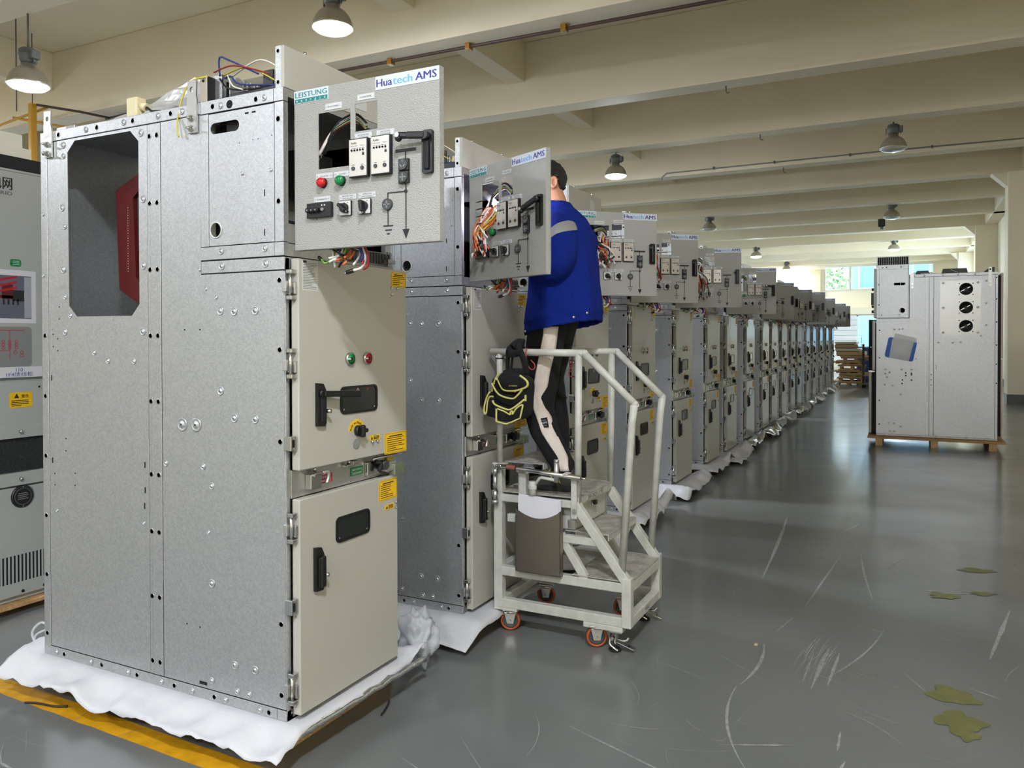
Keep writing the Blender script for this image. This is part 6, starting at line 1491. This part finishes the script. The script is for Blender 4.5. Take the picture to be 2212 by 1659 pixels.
def on_jacket(p, lift=.002):
    ok, co, no, _ = jk.closest_point_on_mesh(Lp(p)); return co + no * lift, no
b = MB(); N = 14; i_ = b.mi(REFL); prev = None
for k in range(N + 1):
    u = k / N; A = Vector((.405, 1.385, 2.005)).lerp(Vector((.50, 1.56, 2.075)), u); row = [b.bm.verts.new(on_jacket(A + Vector((.006 * w, 0, -.021 * w)), .004)[0]) for w in (-1, -.5, 0, .5, 1)]
    if prev:
        for j in range(4): f = b.bm.faces.new((prev[j], prev[j + 1], row[j + 1], row[j])); f.material_index = i_; f.smooth = True
    prev = row
b.build('reflective_strip', jk)
for p in ((.515, 1.46, 1.60), (.548, 1.55, 1.625), (.178, 1.47, 1.535)):
    c, n_ = on_jacket(p, .0); b = MB(); M = Matrix.Translation(c) @ n_.to_track_quat('Z', 'Y').to_matrix().to_4x4(); b.lathe([(.0075, 0), (.007, .003), (.003, .0045)], (0, 0, 0), STEEL, 12, M=M); b.build('snap_button', jk)
b = MB(); c, n_ = on_jacket((.30, 1.40, 1.93), .004); b.cyl(c + Vector((0, -.004, .05)), c + Vector((.012, -.006, -.06)), .006, BLACK, 8); b.cyl(c + Vector((.012, -.006, .045)), c + Vector((.022, -.006, -.05)), .0055, STEEL, 8); b.build('pens', jk)
b = MB(); b.loft([ring(1.56, .135, .30, 1.60, 1.90), ring(1.70, .15, .32, 1.60, 1.90), ring(1.86, .19, .34, 1.60, 1.88), ring(2.0, .24, .36, 1.60, 1.80)], BLACKC); b.build('shirt', pr)
# trousers
NEAR = [(1.64, .20, .41, 1.60, .105), (1.52, .19, .39, 1.595, .10), (1.38, .181, .37, 1.59, .092), (1.24, .178, .348, 1.585, .083), (1.13, .178, .333, 1.582, .077), (1.06, .196, .352, 1.58, .073), (1.00, .222, .378, 1.58, .07), (.93, .262, .415, 1.58, .066), (.885, .296, .44, 1.58, .064), (.85, .325, .462, 1.58, .064), (.825, .335, .465, 1.58, .066)]
FAR = [(1.64, .22, .41, 1.77, .105), (1.52, .20, .37, 1.775, .10), (1.40, .17, .335, 1.78, .09), (1.28, .145, .302, 1.78, .082), (1.18, .15, .318, 1.78, .08), (1.0, .185, .336, 1.78, .074), (.86, .20, .334, 1.78, .068), (.825, .205, .335, 1.78, .068)]
def leg_at(T, z):
    for a, c in zip(T[:-1], T[1:]):
        if a[0] >= z >= c[0]:
            t = (a[0] - z) / (a[0] - c[0]); return [x + (y - x) * t for x, y in zip(a, c)]
    return list(T[-1] if z < T[-1][0] else T[0])
b = MB()
for T in (NEAR, FAR):
    rows = []; n = 40
    for k in range(n + 1):
        z = T[0][0] + (T[-1][0] - T[0][0]) * k / n; q = leg_at(T, z); rows.append(ring(z, q[1], q[2], q[3] - q[4], q[3] + q[4], 0, 28, 2.1))
    b.loft(rows[::-1], BLACKC)
b.loft([ring(1.47, .21, .37, 1.60, 1.78), ring(1.56, .195, .40, 1.52, 1.86), ring(1.66, .20, .43, 1.51, 1.87)], BLACKC)
ts = b.build('trousers', pr)
for v in ts.data.vertices: v.co += Vector((0, 0, 0)) + v.normal * (.006 * noise.noise(Vector((v.co.x * 13, v.co.y * 13, v.co.z * 9))))
SL = [(1.56, .322), (1.522, .321), (1.449, .305), (1.307, .274), (1.232, .261), (1.153, .258), (1.102, .276), (1.019, .307), (.977, .335), (.90, .39), (.83, .405)]
SR = [(1.56, .385), (1.54, .382), (1.445, .369), (1.33, .344), (1.252, .330), (1.2, .300), (1.144, .318), (1.078, .350), (1.006, .377), (.957, .408), (.90, .43), (.83, .448)]
def interp(T, z):
    for a, c in zip(T[:-1], T[1:]):
        if a[0] >= z >= c[0]: return a[1] + (c[1] - a[1]) * (a[0] - z) / (a[0] - c[0])
    return T[-1][1]
b = MB(); i_ = b.mi(STRIPE); prev = None
def leg_pt(x, z, lift=.007):
    q = leg_at(NEAR, z); cx, rx = (q[1] + q[2]) / 2, (q[2] - q[1]) / 2; c = max(-.97, min(.97, (x - cx) / rx))
    return Lp((cx + rx * c * 1.0, q[3] - q[4] * (1 - abs(c) ** 2.1) ** (1 / 2.1) - lift, z))
for k in range(61):
    z = 1.56 + (.832 - 1.56) * k / 60; x0, x1 = interp(SL, z), interp(SR, z)
    row = [b.bm.verts.new(leg_pt(x0 + (x1 - x0) * j / 8, z) + Vector((0, .003 * noise.noise(Vector((j * .5, z * 20, 1))), 0))) for j in range(9)]
    if prev:
        for j in range(8): f = b.bm.faces.new((prev[j], prev[j + 1], row[j + 1], row[j])); f.material_index = i_; f.smooth = True
    prev = row
st = b.build('side_stripe', ts); modified(st, [('SOLIDIFY', {'thickness': .003, 'offset': 1})])
b = MB(); pc = leg_pt(.318, 1.072, .013); pn = Vector((.985, -.04, .17)).normalized(); up_ = Vector((-.17, -.05, .98)).normalized()
M = frame(pc, pn, (up_ - pn * up_.dot(pn)).normalized()); b.plate([(-.022, -.025), (.022, -.025), (.022, .025), (-.022, .025)], [], .002, INK, M)
b.text('FAQUITS', .013, WHITE, M @ Vector((0, -.004, 0)), M.to_3x3() @ Vector((1, 0, 0)), M.to_3x3() @ Vector((0, 1, 0)), 'c', .02, .0004, .036)
for zz in (.013, -.014): o_ = M @ Vector((0, zz, .0004)); b.bar(o_ - pn * .012, o_ + pn * .012, .0006, .003, GREY_M, up=M.to_3x3() @ Vector((0, 1, 0)))
b.build('cloth_patch', ts)
def shoe(x0, x1, yc, col):
    L = x1 - x0; b = MB(); R = []
    for t, w, h0, h1 in ((0, .018, .012, .03), (.03, .034, .006, .050), (.12, .045, .004, .060), (.30, .049, .004, .070), (.45, .046, .004, .088), (.58, .043, .004, .112), (.72, .042, .004, .128), (.86, .042, .004, .130), (.95, .036, .006, .118), (1.0, .02, .014, .10)):
        x = x0 + L * t; rr = []
        for k in range(16):
            a = 2 * PI * k / 16; c, s = math.cos(a), math.sin(a)
            rr.append(Lp((x, yc + w * math.copysign(abs(c) ** .8, c), .724 + (h0 + h1) / 2 + (h1 - h0) / 2 * math.copysign(abs(s) ** .75, s))))
        R.append(rr)
    b.loft(R, col); s_ = b.build('shoe', pr)
    b = MB(); out = []
    for k in range(40):
        a = 2 * PI * k / 40; c, s = math.cos(a), math.sin(a); out.append((x0 + L / 2 + (L / 2 + .006) * math.copysign(abs(c) ** .7, c), yc + (.047 if c < .1 else .043) * math.copysign(abs(s) ** .7, s)))
    b.plate(out, [], .026, RUBBER, frame((-PO.x, -PO.y, .7505 - PO.z), (1, 0, 0), (0, 1, 0))); b.build('sole', s_)
    b = MB()
    for k in range(4): x = x0 + L * (.40 + .06 * k); b.tube([Lp((x + .012, yc - .043, .785 + .012 * k)), Lp((x, yc - .02, .81 + .014 * k)), Lp((x, yc + .02, .81 + .014 * k))], .003, LIME if k % 2 else BLACKC, 5)
    for k in range(3): x = x0 + L * (.52 + .06 * k); b.tube([Lp((x, yc - .0475, .805)), Lp((x + .02, yc - .0505, .768))], .0022, LIME, 5)
    b.build('laces', s_)
shoe(.19, .485, 1.575, SHOE); shoe(.065, .36, 1.785, RUBBER)

# ================================================================== WORK LIGHT INSIDE THE SECOND CABINET
wl = thing('work_light', 'bright led work light hooked inside the second cabinet', 'work light', (.10, 1.40, 2.18))
b = MB(); b.tube([(-.075, .0, .072), (-.01, 0, .012)], .016, GREY_M, 10); b.box(-.11, -.06, -.02, .02, .07, .10, BLACK, .006); b.tube(spline([(-.11, .0, .09), (-.15, .02, .11), (-.17, .03, .08)], 5), .005, BLACK, 6); b.build('housing', wl)
b = MB(); b.ball((.015, -.002, -.018), .022, LEDON, 1.0, .8, 1.7, 16, Euler((0, math.radians(-35), 0)).to_matrix()); b.build('lens', wl)

# ================================================================== FAR END OF THE HALL
FRND = random.Random(21)
stk = []
zz = 0.0
for k in range(7):
    h = (.13, .15, .10, .12, .17, .11, .13)[k]; dx = FRND.uniform(-.12, .12); dw = FRND.uniform(-.10, .10)
    t = thing('board_stack', ['lowest', 'second lowest', 'third', 'middle', 'fifth', 'sixth', 'topmost'][k] + ' pallet of boards in the pile at the far end of the aisle', 'pallet', (.40 + dx, 25.0, zz), FRND.uniform(-.05, .05), 'piled boards at the far end')
    b = MB(); b.box(-.40 - dw, .42 + dw, -.5, .5, h - .04, h, WOODP, .004); b.box(-.42, .40, -.5, .5, h - .08, h - .045, WOOD, .004); b.build('boards', t)
    for x in (-.36, -.04, .28): b = MB(); b.box(x, x + .09, -.48, .48, 0, h - .08, WOODP, .004); b.build('block', t)
    zz += h
# lower and upper courses continue the pile up to table height
for k in range(4):
    h = (.14, .10, .12, .09)[k]; t = thing('board_stack', ['pile course with white film', 'thin pile course above the film', 'short stack of pale boards', 'loose sheets of card'][k] + ' near the top of the far pile', 'pallet', (.38 + FRND.uniform(-.1, .1), 25.0, zz), FRND.uniform(-.06, .06), 'piled boards at the far end')
    b = MB(); b.box(-.40, .40 - .06 * k, -.5, .5, .03, h, WOODP if k % 2 == 0 else CREAMB, .004); b.build('boards', t); b = MB(); b.box(-.38, .36 - .06 * k, -.45, .45, 0, .03, WOOD); b.build('block', t); zz += h
bcab = thing('control_cabinet', 'black cabinet on a plywood base at the far end, left of the single cabinet', 'cabinet', (1.22, 24.6, 0))
b = MB(); b.box(-.30, .30, -.35, .35, .42, 2.02, BLACKM, .006); b.box(-.305, .305, -.36, .36, 2.02, 2.04, GREY_D, .003); b.build('body', bcab)
b = MB(); b.box(-.28, .28, -.365, -.35, .46, 1.98, BLACKM, .004); b.cyl((-.24, -.375, 1.2), (-.24, -.365, 1.2), .02, STEEL, 10); b.box(-.05, .1, -.37, -.364, 1.1, 1.3, GREY_D); b.build('door', bcab)
b = MB(); b.box(-.32, .32, -.38, .38, .36, .42, WOOD, .004); b.box(-.3, -.2, -.36, .36, 0, .36, WOODP, .004); b.box(.2, .3, -.36, .36, 0, .36, WOODP, .004); b.build('base', bcab)
ct = thing('tool_cart', 'small grey wheeled cart beside the black cabinet at the far end', 'cart', (.93, 23.4, 0))
b = MB(); b.box(-.14, .3, -.25, .25, .10, .14, GREY_M, .006); b.box(-.14, -.10, -.25, -.21, .14, 1.30, GREY_D, .004); b.box(-.14, -.10, .21, .25, .14, 1.30, GREY_D, .004); b.box(-.14, .3, -.25, .25, .34, .37, GREY_M, .004); b.box(-.14, -.1, -.25, .25, 1.26, 1.30, GREY_D, .004); b.build('frame', ct)
for x in (-.10, .26):
    for y in (-.21, .21): b = MB(); b.lathe([(.05, -.012), (.05, .012), (.01, .014), (.01, -.014)], (0, 0, 0), RUBBER, 14, M=frame((x, y, .05), (1, 0, 0), (0, 0, 1))); b.build('wheel', ct)
bb = thing('storage_bin', 'blue storage bin behind the board pile at the far end', 'bin', (.95, 26.2, 0))
b = MB(); b.box(-.45, .3, -.4, .4, 0, 1.15, mat('bin_blue', (52, 84, 140), .5), .02); b.build('body', bb); b = MB(); b.box(-.47, .32, -.42, .42, 1.15, 1.2, mat('bin_lid', (150, 176, 206), .5), .01); b.build('lid', bb)
wb = thing('workbench', 'pale workbench with a rack in front of the far wall', 'workbench', (-.35, 36.5, 0))
b = MB(); b.box(-1.0, .5, -.4, .4, .86, .92, CREAMB, .01); b.build('worktop', wb)
for x in (-.95, .40):
    for y in (-.35, .30): b = MB(); b.box(x, x + .06, y, y + .06, 0, .86, GREY_M); b.build('leg', wb)
for z in (1.2, 1.5): b = MB(); b.box(-1.0, .5, .2, .4, z, z + .04, WHITE); b.build('shelf', wb)
b = MB(); b.box(-1.0, -.96, .36, .4, .92, 1.6, GREY_M); b.box(.46, .5, .36, .4, .92, 1.6, GREY_M); b.build('rack_upright', wb)

# ------------------------------------------------------------------ seat every object group once more: all parts share their thing's transform
bpy.context.view_layer.update()
